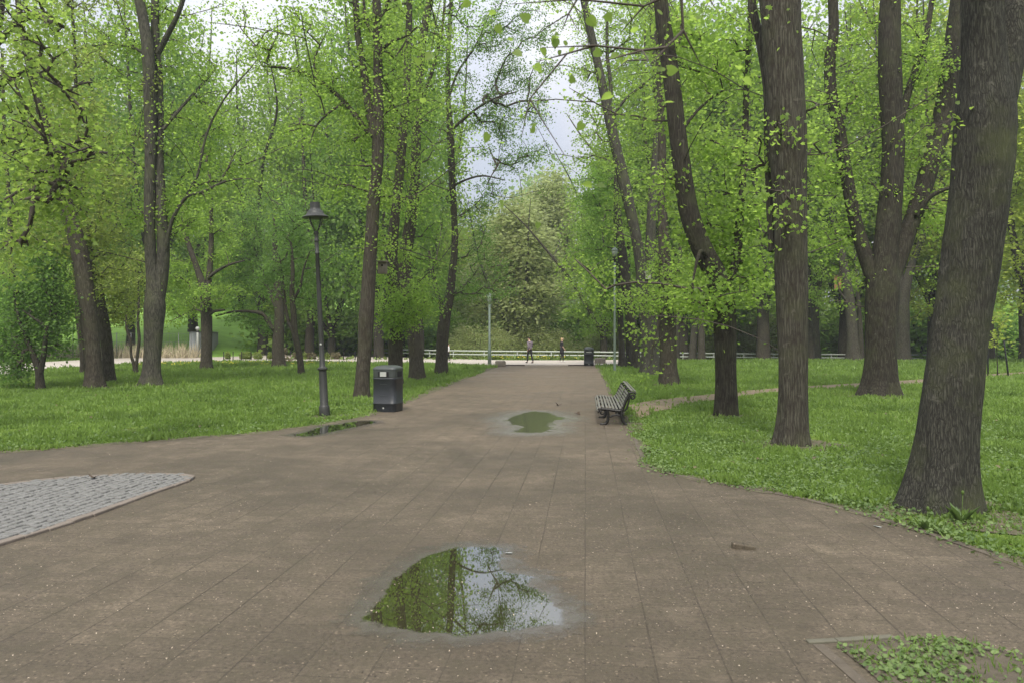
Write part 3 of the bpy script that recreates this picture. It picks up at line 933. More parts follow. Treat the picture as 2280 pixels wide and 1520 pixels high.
traced("lime_tree", "stout-based tree leaning left into its neighbour, to the right of the bin", (930, 843),
       [S((930, 843, 34), (926, 790, 31), (920, 740, 29), (912, 690, 28), (905, 640, 30), (900, 580, 31), (912, 510, 28), (922, 430, 24), (926, 340, 22), (928, 250, 20), (936, 150, 18), (944, 70, 17), (962, -20, 15), base=True),
        S((928, 250, 10), (948, 200, 9), (968, 140, 8), (985, 60, 6), (992, -20, 5), d=0.8)],
       [(955, 560, 35, 60, 10), (950, 440, 35, 70, 10), (950, 300, 45, 70, 18), (960, 160, 50, 80, 20), (930, 50, 60, 50, 16), (920, 180, 40, 90, 16), (900, 470, 30, 60, 8), (970, 640, 40, 50, 10)],
       H=17, leaf="leaf_maple", lsize=0.12, per_tip=15, top_n=50)

traced("maple_tree", "slender dark tree with a straight upper stem against the sky, left of the walk", (984, 832),
       [S((983, 832, 28), (984, 790, 26), (986, 745, 27), (992, 700, 25), (1001, 660, 20), (1008, 600, 17), (1013, 540, 15), (1010, 460, 14), (1006, 390, 15), (1003, 300, 16), (998, 230, 12), (997, 150, 11), (1001, 60, 9), (1006, -20, 8), base=True),
        S((990, 700, 13), (975, 660, 12), (964, 610, 9), (955, 560, 6), d=1.0),
        S((1003, 292, 7), (1030, 268, 6), (1065, 240, 5), (1105, 218, 4), (1150, 205, 2.5), d=-0.8),
        S((1002, 298, 6), (975, 286, 5), (945, 276, 3), d=0.5),
        S((1010, 415, 6), (1035, 402, 5), (1075, 392, 4), (1125, 402, 2), d=-0.8),
        S((1002, 210, 6), (1020, 160, 5), (1060, 100, 4), (1090, 30, 3), d=0.6)],
       [(1075, 560, 65, 70, 26), (1100, 640, 60, 50, 18), (1050, 470, 60, 60, 16), (1110, 440, 50, 40, 8), (1090, 260, 80, 80, 30), (1060, 140, 80, 80, 32), (1120, 60, 70, 60, 30), (1150, 250, 70, 80, 30), (1170, 330, 60, 50, 18), (1180, 150, 60, 90, 26), (1200, 60, 50, 50, 14), (960, 430, 40, 50, 10), (975, 670, 35, 60, 16), (1015, 650, 40, 50, 10), (1130, 340, 60, 50, 7), (960, 70, 40, 70, 8), (1150, 160, 40, 60, 6)],
       H=19, leaf="leaf_dark", lsize=0.105, per_tip=14, top_n=50, top_r=4)

traced("maple_tree", "thin crooked young tree with a bent stem, just left of the tall black lamp", (671, 832),
       [S((671, 832, 15), (668, 800, 14), (661, 765, 14), (656, 740, 15), (654, 700, 13), (650, 650, 11), (652, 600, 8), (648, 540, 5), base=True),
        S((655, 740, 9), (642, 715, 8), (634, 670, 7), (630, 620, 5), (622, 570, 3), d=0.6),
        S((652, 670, 7), (668, 640, 6), (676, 600, 4), (690, 560, 2.5), d=-0.6)],
       [(650, 570, 75, 80, 34), (610, 630, 50, 45, 14), (690, 620, 45, 55, 16), (660, 480, 70, 50, 18), (720, 560, 50, 60, 14)],
       H=12, leaf="leaf_dark", lsize=0.13, per_tip=16, ext=False)

traced("maple_tree", "dark-crowned tree with a heap of pale driftwood at its foot", (620, 816),
       [S((620, 816, 27), (619, 770, 25), (622, 720, 22), (620, 660, 20), (616, 600, 16), (612, 540, 11), (610, 470, 6), base=True),
        S((620, 745, 12), (600, 722, 9), (585, 700, 8), (560, 694, 7), (520, 694, 5), (480, 704, 3), d=-0.8),
        S((620, 690, 12), (600, 650, 10), (580, 590, 7), (560, 540, 4), d=0.8),
        S((622, 690, 10), (640, 640, 8), (650, 580, 5), d=0.6)],
       [(610, 560, 90, 90, 46), (560, 620, 60, 60, 24), (520, 560, 60, 70, 20), (600, 460, 80, 50, 24), (650, 640, 40, 60, 14), (540, 690, 60, 25, 8), (590, 715, 40, 25, 8)],
       H=14, leaf="leaf_dark", lsize=0.15, per_tip=17, ext=False)

traced("maple_tree", "straight dark trunk by the white globe lamp, forking into a V", (458, 820),
       [S((459, 820, 25), (460, 770, 23), (460, 720, 24), (457, 660, 23), (452, 635, 18), (438, 595, 13), (420, 545, 11), (404, 495, 9), (396, 460, 6), base=True),
        S((460, 655, 16), (466, 610, 13), (470, 550, 11), (470, 470, 9), (466, 380, 6), d=0.6),
        S((464, 620, 8), (480, 606, 7), (510, 590, 5), (545, 580, 3), d=-0.8),
        S((464, 705, 7), (476, 694, 6), (500, 690, 4), d=-0.8)],
       [(420, 640, 45, 60, 22), (395, 690, 40, 40, 14), (500, 640, 45, 50, 18), (470, 560, 70, 60, 24), (430, 480, 60, 50, 18), (490, 460, 60, 60, 16), (380, 600, 40, 50, 14), (455, 660, 25, 25, 6, -1.0)],
       H=15, leaf="leaf_bright", lsize=0.14, per_tip=16, ext=False)

# the two-stemmed tree
traced("ash_tree", "tall pale-barked tree splitting into two close parallel stems on the lawn", (337, 858),
       [S((337, 858, 46), (338, 825, 37), (340, 780, 36), (342, 730, 40), (345, 680, 45), (341, 630, 30), (335, 560, 24), (333, 450, 23), (335, 340, 24), (334, 230, 26), (330, 120, 26), (320, 50, 22), (306, -20, 20), base=True),
        S((348, 690, 28), (358, 630, 28), (364, 550, 27), (360, 470, 25), (354, 380, 22), (354, 280, 21), (352, 180, 20), (346, 90, 18), (345, -20, 17), d=0.5),
        S((368, 560, 9), (384, 490, 8), (415, 440, 7), (450, 428, 6), (500, 405, 5), (540, 398, 3), d=-1.0),
        S((410, 445, 7), (440, 390, 6), (460, 300, 5), (500, 220, 4), (560, 150, 3), d=-0.5),
        S((362, 290, 8), (395, 250, 7), (440, 200, 6), (480, 155, 4), d=0.8),
        S((352, 120, 12), (372, 80, 12), (395, 35, 10), (415, -20, 9), d=-0.6),
        S((330, 125, 7), (290, 105, 6), (240, 100, 5), (190, 106, 3), d=0.8)],
       [(420, 340, 70, 80, 20), (470, 250, 70, 80, 18), (430, 130, 70, 60, 14), (300, 180, 60, 80, 14), (280, 330, 50, 70, 14), (300, 470, 40, 60, 12), (510, 370, 60, 50, 12), (250, 90, 60, 50, 12), (400, 480, 50, 50, 12), (370, 40, 60, 40, 8), (420, 420, 60, 40, 8)],
       H=17, leaf="leaf_bright", bark="bark_pale", sides=22, lsize=0.125, per_tip=14, top_n=60, top_r=3.5)

traced("maple_tree", "big dark trunk leaning left, paired with a thinner leaning stem beside it", (210, 864),
       [S((210, 864, 40), (208, 810, 33), (204, 750, 33), (197, 690, 34), (188, 630, 36), (177, 560, 36), (160, 500, 34), (146, 450, 30), (130, 390, 26), (112, 320, 23), (92, 250, 20), (70, 160, 17), (50, 70, 14), (38, -20, 12), base=True)],
       [(120, 260, 90, 100, 26), (190, 380, 70, 80, 24), (90, 420, 70, 80, 22), (210, 500, 50, 60, 16), (120, 560, 60, 50, 18), (60, 140, 70, 80, 16), (180, 180, 60, 80, 12), (40, 560, 50, 60, 14), (240, 620, 40, 50, 12)],
       H=16, leaf="leaf_olive", sides=20, lsize=0.125, per_tip=15, top_n=50)

traced("maple_tree", "thinner leaning trunk standing close behind the big dark left one", (241, 856),
       [S((241, 856, 30), (241, 820, 25), (239, 780, 24), (233, 730, 24), (226, 690, 23), (216, 640, 21), (204, 590, 17), (196, 540, 14), (191, 470, 12), (184, 400, 11), (178, 330, 10), (172, 240, 8), (166, 120, 7), (160, -20, 6), base=True)],
       [(230, 430, 50, 60, 14), (250, 540, 50, 60, 14), (230, 300, 50, 70, 12), (200, 80, 60, 70, 14), (270, 660, 40, 45, 14), (260, 600, 40, 40, 10)],
       H=15, leaf="leaf_olive", lsize=0.125, per_tip=15, top_n=30, D=27.6)

traced("maple_tree", "narrow trunk mostly hidden behind the big dark left one", (187, 831),
       [S((187, 831, 16), (185, 790, 14), (180, 750, 13), (174, 700, 12), (170, 640, 9), (160, 570, 6), base=True)],
       [(150, 620, 50, 60, 18), (200, 660, 50, 40, 14), (150, 690, 40, 30, 8)], H=12, leaf="leaf_bright", lsize=0.13, per_tip=15, ext=False)

traced("field_maple", "small low bushy tree with a V-forked trunk at the lawn's left end", (90, 867),
       [S((90, 867, 20), (88, 835, 17), (82, 810, 15), (68, 775, 10), (54, 745, 9), (40, 700, 6), (30, 650, 3), base=True),
        S((89, 835, 13), (96, 800, 11), (101, 760, 10), (103, 735, 9), (92, 720, 7), (70, 705, 5), (50, 690, 3), d=-0.3),
        S((103, 740, 6), (112, 700, 5), (118, 640, 3), (120, 590, 2), d=0.3)],
       [(70, 640, 80, 60, 40), (50, 720, 65, 45, 34), (110, 690, 45, 50, 18), (20, 780, 50, 35, 18), (100, 580, 70, 50, 22), (130, 760, 30, 35, 8), (30, 830, 45, 14, 7)],
       H=8, leaf="leaf_dark", bark="bark_dark", lsize=0.115, per_tip=18, ext=False)

traced("maple_tree", "short mid-grey trunk glimpsed behind the small bushy tree on the left edge", (36, 846),
       [S((36, 846, 22), (36, 800, 17), (34, 740, 16), (30, 660, 15), (26, 560, 13), (20, 450, 10), (10, 300, 8), (5, 120, 6), base=True)],
       [(20, 600, 50, 60, 16), (40, 480, 60, 60, 18), (10, 350, 60, 70, 14)], H=16, leaf="leaf_bright", lsize=0.13, ext=False)

traced("sapling", "crooked twin-stemmed young tree between the two big left trunks", (302, 831),
       [S((303, 831, 13), (300, 815, 10), (292, 790, 6), (291, 760, 6), (284, 740, 6), (281, 715, 5), (284, 670, 3), base=True),
        S((303, 825, 8), (306, 790, 7), (310, 755, 7), (307, 720, 7), (309, 670, 5), (306, 620, 3))],
       [(270, 690, 45, 30, 16), (300, 640, 40, 50, 18), (260, 620, 40, 40, 12), (310, 580, 30, 40, 10)], H=9, leaf="leaf_olive", lsize=0.13, per_tip=15, ext=False, sides=8, rough=0.03)

# maple outside the frame on the left whose near boughs hang in
lx = U(-170, 965, 12.5)
near_blobs = [(60, 120, 110, 110, 30, -2.4, 1.0), (120, 330, 95, 120, 32, -2.4, 1.0), (40, 400, 70, 110, 18, -2.6, 1.0), (180, 220, 50, 70, 10, -2.0, .8), (60, 30, 90, 50, 14, -2.4, 1),
              (30, 540, 50, 50, 12, -2.4, .7), (150, 420, 70, 60, 12, -2.2, .7), (220, 330, 35, 60, 6, -2.0, .6), (0, 250, 60, 120, 16, -1.9, 1)]
traced("maple_tree", "big-leaved maple at the left edge, boughs hanging into the upper left corner", (-170, 965),
       [S((-170, 965, 60), (-168, 800, 52), (-150, 600, 48), (-110, 420, 42), (-60, 250, 34), (-20, 120, 26), (0, 0, 22), (10, -120, 18), base=True, ext=True),
        S((-60, 260, 20), (0, 190, 16), (60, 160, 11), (130, 190, 7), d0=0, d=-2.4),
        S((-100, 400, 18), (-20, 330, 14), (60, 300, 10), (130, 330, 5), d0=0, d=-2.6),
        S((-20, 110, 16), (60, 40, 12), (140, 60, 8), d0=0, d=-2.4)],
       near_blobs, ld=3.4, veil=0, H=13, leaf="leaf_near", bark="bark_brown", lsize=0.088, per_tip=9, tmpl=MAPLE, top_n=30, D=12.5, spread=0.22, droop=0.35, upb=0.5)

# --- right side
# the giant leaning trunk; its limb hangs over the walk
R11 = U(2090, 1140, 7.1)
limb_a = [np.array(p) for p in [(4.55, 7.05, 5.0), (3.9, 6.0, 5.7), (2.7, 4.8, 5.6), (1.6, 4.0, 4.9), (0.9, 3.5, 4.1), (0.45, 3.3, 3.55)]]
limb_b = [np.array(p) for p in [(2.7, 4.8, 5.6), (1.5, 4.5, 5.5), (0.4, 4.2, 4.9), (-0.35, 4.0, 4.2)]]
limb_c = [np.array(p) for p in [(1.6, 4.0, 4.9), (1.3, 3.6, 4.0), (1.1, 3.4, 3.4)]]
hang = []
for px, py, rx, ry, n, dpt in [(1230, 40, 90, 60, 7, 3.3), (1400, 30, 120, 45, 9, 3.3), (1330, 200, 45, 50, 3, 3.1), (1175, 310, 22, 30, 2, 3.1), (1560, 100, 60, 60, 6, 3.4), (1265, 330, 18, 14, 1, 3.0), (1640, 40, 70, 40, 4, 3.6),
                               (930, 140, 35, 45, 2, 3.9), (1005, 60, 20, 50, 2, 3.9), (1480, 110, 60, 50, 4, 3.3), (1250, 150, 50, 50, 3, 3.3), (1100, 10, 60, 25, 3, 3.6), (1290, 90, 70, 40, 4, 3.2), (1190, 110, 30, 40, 2, 3.2), (1370, 110, 50, 30, 2, 3.0)]:
    for _ in range(max(1, int(n * .45))):
        a = rng.uniform(-1.3, 1.3, 3)
        hang.append(U(px + a[0] * rx, py + a[1] * ry, dpt + a[2] * 0.3))
for _ in range(40):   # the rest of that bough, above the picture
    a = rng.uniform(-1, 1, 3)
    hang.append(np.array([1.6 + a[0] * 1.8, 4.6 + a[1] * 1.4, 5.0 + a[2] * 0.9]))
traced("lime_tree", "massive rough grey trunk leaning right in the right foreground beside the kerb", (2090, 1143),
       [S((2088, 1150, 152), (2094, 1100, 139), (2101, 1040, 131), (2108, 970, 126), (2118, 880, 122), (2134, 760, 114), (2152, 640, 113), (2168, 530, 116), (2182, 430, 121), (2192, 330, 126), (2196, 250, 118), (2192, 150, 92), (2188, 60, 84), (2186, -40, 78), base=True, ext=True),
        S((2205, 300, 70), (2228, 200, 70), (2250, 100, 66), (2272, 0, 62), (2300, -120, 56), d=0.25, ext=True)],
       [(2065, 285, 50, 38, 9, 0.1, .3), (2030, 340, 30, 25, 3, 0, .2), (2110, 235, 30, 20, 3, -0.1, .2), (2040, 375, 14, 14, 1, 0, .2)],
       H=13, leaf="leaf_near", bark="bark_near", ld=0.62, veil=0, sides=56, rough=0.09, flare=0.34, D=7.1, lsize=0.056, per_tip=8, tmpl=LINDEN, top_n=50, top_r=2.2, sub=14,
       extra=[(limb_a[:5], [0.09, 0.075, 0.05, 0.03, 0.01]), (limb_b, [0.045, 0.035, 0.022, 0.01]), (limb_c[:2], [0.012, 0.006])], extra_tips=hang, spread=0.10, droop=0.12, thin=0.22, sag=0.05, upb=0.3)

traced("lime_tree", "straight upright grey trunk on the near right lawn, next left of the leaning giant", (1762, 990),
       [S((1762, 992, 74), (1764, 950, 67), (1766, 880, 64), (1766, 800, 64), (1764, 700, 66), (1762, 600, 70), (1761, 500, 70), (1757, 400, 74), (1753, 300, 82), (1748, 200, 84), (1742, 100, 86), (1736, 0, 88), (1728, -100, 80), base=True, ext=True),
        S((1722, 560, 22), (1718, 450, 24), (1714, 330, 24), (1710, 200, 22), (1694, 100, 20), (1676, 20, 18), (1668, -60, 16), d0=0.35, d=0.7, ext=True),
        S((1790, 250, 6), (1830, 235, 5), (1870, 226, 3), d=-0.3)],
       [(1750, 285, 40, 30, 6, -0.6, .2), (1740, 425, 35, 30, 6, -0.6, .2), (1690, 290, 40, 60, 9), (1670, 380, 40, 50, 8), (1800, 260, 45, 40, 6), (1760, 500, 30, 14, 3, -0.5, .2), (1800, 430, 25, 50, 5), (1690, 520, 40, 40, 6), (1830, 330, 30, 40, 4)],
       H=13, leaf="leaf_bright", bark="bark_grey", ld=1.3, veil=0.25, sides=44, rough=0.07, flare=0.28, lsize=0.095, per_tip=11, top_n=60, top_r=2.4, sub=12, spread=0.22, thin=0.7)

traced("maple_tree", "dark damp trunk behind the bench, forking low into a thick left limb", (1617, 926),
       [S((1617, 927, 54), (1617, 890, 50), (1616, 820, 48), (1615, 750, 50), (1612, 690, 52), (1606, 650, 52), (1590, 605, 48), (1566, 560, 46), (1546, 510, 44), (1530, 450, 42), (1518, 370, 40), (1508, 290, 39), (1498, 200, 37), (1486, 110, 35), (1474, 30, 32), (1465, -60, 28), base=True, ext=True),
        S((1616, 650, 26), (1630, 610, 20), (1642, 560, 19), (1646, 500, 18), (1652, 420, 16), (1658, 320, 15), (1662, 200, 13), (1668, 80, 11), (1672, -20, 10), d0=0.1, d=0.8),
        S((1586, 600, 10), (1560, 560, 9), (1540, 640, 3), d=-0.7, ext=False),
        S((1512, 300, 9), (1550, 250, 7), (1590, 215, 5), (1630, 190, 3), d=0.7)],
       [(1600, 650, 75, 55, 18, -0.2), (1540, 660, 50, 40, 8), (1570, 560, 50, 60, 14), (1660, 590, 50, 60, 16), (1600, 470, 60, 60, 18), (1610, 330, 70, 70, 18), (1560, 150, 80, 90, 20), (1480, 400, 30, 60, 6), (1640, 110, 60, 80, 14), (1690, 450, 30, 60, 8), (1520, 60, 70, 50, 10)],
       H=14, leaf="leaf_bright", bark="bark_dark", sides=32, rough=0.07, flare=0.12, lsize=0.105, per_tip=14, top_n=60, sub=9)

traced("lime_tree", "rough brown trunk with a skirt of leaves at head height, nearest of the right-hand row", (1490, 856),
       [S((1491, 857, 42), (1489, 820, 36), (1487, 770, 36), (1486, 720, 39), (1485, 670, 37), (1482, 610, 30), (1478, 540, 24), (1474, 440, 20), (1474, 330, 18), (1470, 200, 15), (1466, 80, 13), (1464, -20, 11), base=True)],
       [(1495, 640, 75, 55, 26, -0.4), (1440, 660, 45, 45, 11, -0.4), (1530, 590, 50, 50, 18), (1470, 550, 40, 50, 8), (1480, 250, 50, 80, 12), (1500, 420, 40, 60, 8), (1480, 90, 60, 70, 12)],
       H=15, leaf="leaf_bright", bark="bark_brown", lsize=0.115, per_tip=16, top_n=50, sides=20)

traced("ash_tree", "pale grey trunk with a nesting box, splitting into a tall V", (1447, 833),
       [S((1447, 834, 42), (1447, 790, 37), (1445, 740, 38), (1441, 690, 38), (1437, 640, 40), (1428, 590, 28), (1417, 530, 24), (1402, 460, 24), (1388, 400, 27), (1374, 340, 24), (1358, 270, 22), (1341, 190, 20), (1326, 120, 18), (1310, 50, 17), (1296, -20, 16), base=True),
        S((1442, 640, 28), (1447, 580, 25), (1450, 500, 22), (1455, 420, 22), (1462, 340, 20), (1467, 250, 19), (1462, 170, 18), (1456, 80, 17), (1450, -20, 16), d=0.7),
        S((1352, 255, 10), (1360, 200, 9), (1352, 120, 8), (1352, 40, 6), d=0.6),
        S((1365, 260, 7), (1390, 225, 6), (1430, 190, 5), (1470, 160, 3), d=-0.4)],
       [(1400, 180, 70, 80, 18), (1340, 90, 70, 80, 16), (1410, 320, 50, 60, 10), (1330, 290, 50, 60, 10), (1290, 180, 50, 70, 8), (1420, 480, 40, 50, 6), (1400, 50, 70, 50, 12), (1300, 340, 40, 40, 7), (1370, 430, 30, 40, 6)],
       H=17, leaf="leaf_bright", bark="bark_pale", lsize=0.12, per_tip=14, top_n=60, top_r=3.5, sides=22)

traced("maple_tree", "dark slanting trunk just right of the slim green lamp post", (1417, 819),
       [S((1418, 819, 24), (1414, 790, 21), (1409, 740, 22), (1402, 690, 24), (1394, 640, 25), (1387, 580, 22), (1380, 520, 18), (1374, 450, 14), (1372, 360, 10), (1368, 250, 7), base=True)],
       [(1350, 480, 55, 70, 30), (1330, 400, 60, 60, 22), (1320, 560, 50, 70, 24), (1330, 660, 40, 60, 18), (1400, 560, 40, 50, 10), (1380, 380, 50, 50, 12)],
       H=15, leaf="leaf_maple", bark="bark_dark", lsize=0.15, per_tip=16, ext=False)
traced("maple_tree", "thin dark trunk tucked behind the slim green lamp post, close to the railing", (1384, 817),
       [S((1385, 817, 17), (1384, 770, 14), (1382, 720, 13), (1378, 660, 12), (1374, 580, 9), (1368, 480, 6), base=True)],
       [(1340, 600, 50, 70, 16), (1350, 690, 40, 50, 12)], H=12, leaf="leaf_maple", bark="bark_dark", lsize=0.15, ext=False)
traced("maple_tree", "dark trunk squeezed between the slanting trunk and the pale boxed tree", (1400, 815),
       [S((1400, 815, 16), (1400, 770, 14), (1399, 700, 14), (1398, 640, 12), (1400, 540, 8), base=True)],
       [(1420, 560, 40, 60, 10)], H=12, leaf="leaf_maple", bark="bark_dark", lsize=0.15, ext=False)

traced("maple_tree", "broad flared trunk dividing into a fan of heavy limbs on the right lawn", (1958, 881),
       [S((1957, 882, 76), (1958, 850, 66), (1960, 800, 62), (1961, 740, 64), (1963, 690, 68), (1966, 640, 70), (1970, 580, 56), (1976, 510, 52), (1984, 430, 48), (1989, 340, 46), (1986, 260, 46), (1982, 170, 48), (1980, 90, 46), (1982, 20, 42), (1984, -60, 36), base=True, ext=True),
        S((1955, 660, 34), (1940, 610, 32), (1922, 555, 30), (1904, 490, 28), (1890, 420, 27), (1878, 350, 26), (1866, 280, 26), (1850, 200, 24), (1848, 130, 24), (1856, 70, 22), (1854, -30, 20), d=0.6, ext=True),
        S((1975, 650, 36), (1996, 590, 36), (2020, 520, 36), (2046, 450, 36), (2068, 380, 38), (2088, 310, 40), (2104, 240, 42), (2116, 160, 42), (2128, 70, 40), (2140, -30, 36), d=0.9, ext=True),
        S((1996, 300, 18), (2030, 180, 15), (2060, 90, 12), (2075, 0, 10), d=0.8, ext=True),
        S((2040, 480, 12), (2070, 440, 10), (2110, 420, 8), (2150, 410, 5), d=-0.5)],
       [(1920, 200, 60, 90, 22), (2040, 290, 50, 80, 18), (1830, 380, 50, 70, 16), (2050, 120, 60, 80, 18), (1920, 360, 40, 70, 12), (1800, 280, 40, 70, 10), (1930, 60, 60, 60, 12), (2080, 480, 50, 40, 10), (1850, 520, 50, 40, 10), (2020, 420, 30, 50, 7), (1815, 140, 30, 70, 5)],
       H=15, leaf="leaf_bright", bark="bark_dark", sides=36, rough=0.08, flare=0.45, lsize=0.11, per_tip=14, top_n=60, top_r=3.5, sub=9)

traced("maple_tree", "leaning grey trunk with the orange wooden nesting box, near the far right railing", (1901, 803),
       [S((1901, 803, 30), (1899, 760, 24), (1895, 700, 23), (1888, 650, 22), (1880, 600, 20), (1870, 550, 18), (1862, 520, 15), (1850, 460, 12), (1846, 380, 10), (1850, 280, 7), base=True)],
       [(1850, 440, 60, 60, 22), (1830, 560, 50, 50, 20), (1900, 600, 40, 50, 12), (1840, 330, 50, 70, 16), (1820, 640, 40, 30, 10)],
       H=20, leaf="leaf_bright", bark="bark_grey", lsize=0.19, per_tip=16, ext=False)
traced("maple_tree", "thin stem close right of the tree with the orange nesting box", (1917, 798),
       [S((1918, 798, 14), (1916, 740, 11), (1912, 680, 9), (1906, 600, 7), (1904, 500, 5), base=True)], [(1910, 520, 40, 50, 14)], H=14, leaf="leaf_bright", bark="bark_grey", lsize=0.19, ext=False)
traced("maple_tree", "grey forked trunk half hidden behind the broad fan-limbed tree", (2011, 802),
       [S((2010, 802, 32), (2010, 750, 28), (2010, 700, 28), (2014, 650, 24), (2030, 590, 16), (2050, 540, 14), (2066, 500, 11), (2080, 420, 8), base=True),
        S((2008, 700, 16), (2004, 640, 13), (2008, 560, 9), (2004, 460, 6), d=0.5), S((2034, 610, 7), (2060, 595, 6), (2092, 588, 4), d=-0.5)],
       [(2060, 560, 50, 60, 24), (2020, 480, 50, 60, 16), (2070, 660, 40, 50, 14), (2090, 440, 50, 60, 14)], H=20, leaf="leaf_yellow", bark="bark_grey", lsize=0.2, per_tip=16, ext=False)
traced("maple_tree", "thin bent dark trunk seen just right of the straight grey one", (1806, 800),
       [S((1806, 800, 16), (1804, 740, 12), (1800, 680, 11), (1801, 600, 10), (1805, 540, 9), (1796, 440, 6), base=True),
        S((1805, 790, 6), (1815, 765, 5), (1812, 745, 3))],
       [(1800, 470, 50, 60, 20), (1770, 600, 40, 50, 10)], H=16, leaf="leaf_bright", bark="bark_dark", lsize=0.2, ext=False, D=56)
traced("maple_tree", "dark trunk cut by the photo's right edge, on the far lawn", (2279, 800),
       [S((2279, 800, 18), (2277, 740, 15), (2276, 690, 14), (2278, 600, 12), (2282, 480, 9), base=True)],
       [(2270, 560, 50, 70, 20), (2290, 420, 50, 70, 18)], H=16, leaf="leaf_yellow", bark="bark_brown", lsize=0.19, ext=False)
traced("maple_tree", "single slim trunk standing by the railing, seen left of the dark forked trunk", (1562, 800),
       [S((1562, 800, 18), (1562, 750, 15), (1561, 700, 14), (1560, 620, 12), (1556, 500, 8), base=True)],
       [(1570, 560, 50, 60, 14), (1550, 470, 50, 60, 14)], H=18, leaf="leaf_bright", bark="bark_brown", lsize=0.2, ext=False)
traced("maple_tree", "slim trunk hugging the right side of the leaf-skirted brown trunk, by the railing", (1505, 802),
       [S((1506, 802, 16), (1506, 750, 14), (1507, 690, 13), (1512, 600, 10), (1520, 480, 7), base=True)],
       [(1530, 480, 50, 60, 14)], H=16, leaf="leaf_bright", bark="bark_dark", lsize=0.2, ext=False)
traced("maple_tree", "pale sloping trunk high among the leaves, between the two forked right trunks", (1540, 797),
       [S((1540, 797, 18), (1548, 720, 16), (1556, 640, 17), (1566, 520, 18), (1578, 420, 20), (1592, 350, 18), (1606, 270, 15), (1622, 180, 12), (1640, 80, 10), base=True)],
       [(1580, 300, 70, 70, 24), (1620, 200, 60, 80, 18), (1560, 420, 50, 50, 12)], H=24, leaf="leaf_maple", bark="bark_grey", lsize=0.21, ext=False, D=58)

# young staked tree on the right
sp = G(2221, 838)
root = empty("sapling", sp); tag(root, "newly planted sapling tied between two thin black stakes, far right lawn", "tree")
st = [(np.array([(0, 0, -.05), (0.0, 0, .4), (-0.02, 0, .9), (-0.03, 0, 1.3), (0.03, 0, 1.75), (0.0, 0.05, 2.2)]), np.array([.035, .022, .018, .016, .012, .005]), True)]
tp = [np.array([rng.normal() * .35, rng.normal() * .3, 1.35 + rng.random() * 1.3]) for _ in range(26)]
make_tree(root, st, tp, M["leaf_yellow"], M["bark_dark"], 0.13, 9, JAG, 0.16, 0.1, sides=8, rough=0.0, flare=0.5, thin=0.6)
for i, (a, bpx) in enumerate([((2200, 838), (2199, 757)), ((2246, 839), (2235, 757))]):
    p0 = G(*a); p1 = U(bpx[0], bpx[1], p0[1])
    b = MB(); b.tube([p0 + np.array([0, 0, -.1]), (p0 + p1) / 2, p1], [0.035, 0.033, 0.030], 8)
    tag(b.build("stake", M["black"]), ["upright black stake on the left of the young tree", "slanting black stake on the right of the young tree"][i], "stake", "stakes holding the young tree")

# ------------------------------------------------------------------ background trees: a few kinds, copied with their parts
def proto(name, H, R, trunk_h, n_tips, leaf, bark, lsize, per_tip, tmpl=SIMPLE, forks=3, cz0=0.12, weep=0.0, spread=0.55, twig="twig"):
    root = empty(name)
    stems = []
    r0 = 0.018 * H
    base = [np.array([0, 0, -.4]), np.array([rng.normal() * .1, rng.normal() * .1, trunk_h * .6]), np.array([rng.normal() * .2, rng.normal() * .2, trunk_h])]
    stems.append((np.array(base), np.array([r0, r0 * .85, r0 * .8]), True))
    for k in range(forks):
        a = 2 * math.pi * (k + rng.random() * .6) / forks
        p = base[-1].copy(); pts = [base[-1] - np.array([0, 0, .25])]; rr = [r0 * .6]
        d = np.array([math.cos(a) * .45, math.sin(a) * .45, 1.0])
        L = (H * 0.93 - trunk_h) / 5
        for q in range(5):
            d = d + rng.normal(size=3) * .13; d[2] = max(d[2], .5); d[:2] *= .85
            p = p + d / np.linalg.norm(d) * L
            pts.append(p.copy()); rr.append(r0 * .6 * (1 - (q + 1) / 5.6))
        stems.append((np.array(pts), np.array(rr), False))
    tips = []
    for _ in range(n_tips):
        a = rng.normal(size=3); a /= np.linalg.norm(a); a *= rng.random() ** .38
        z = H * (cz0 + (1 - cz0) * (0.5 + 0.5 * a[2]))
        wdt = R * (0.75 + 0.25 * math.sin(3 * math.atan2(a[1], a[0]) + H))
        t = (z / H)
        taper = 1.0 if t < .45 else 1.0 - 0.45 * ((t - .45) / .55)
        tips.append(np.array([a[0] * wdt * taper, a[1] * wdt * taper, z - weep * rng.random()]))
    make_tree(root, stems, tips, M[leaf], M[bark], lsize, per_tip, tmpl, spread, 0.3 + weep * .2, sides=9, rough=0.04, flare=0.3, thin=0.9, twig=twig)
    return root


def copy_tree(root, loc, rz, sc_, name=None):
    r = root.copy(); COL.objects.link(r)
    if name: r.name = name
    r.location = tuple(loc); r.rotation_euler = (0, 0, rz); r.scale = (sc_[0], sc_[0], sc_[1])
    for ch in list(root.children):
        c = ch.copy(); COL.objects.link(c); c.parent = r
    return r


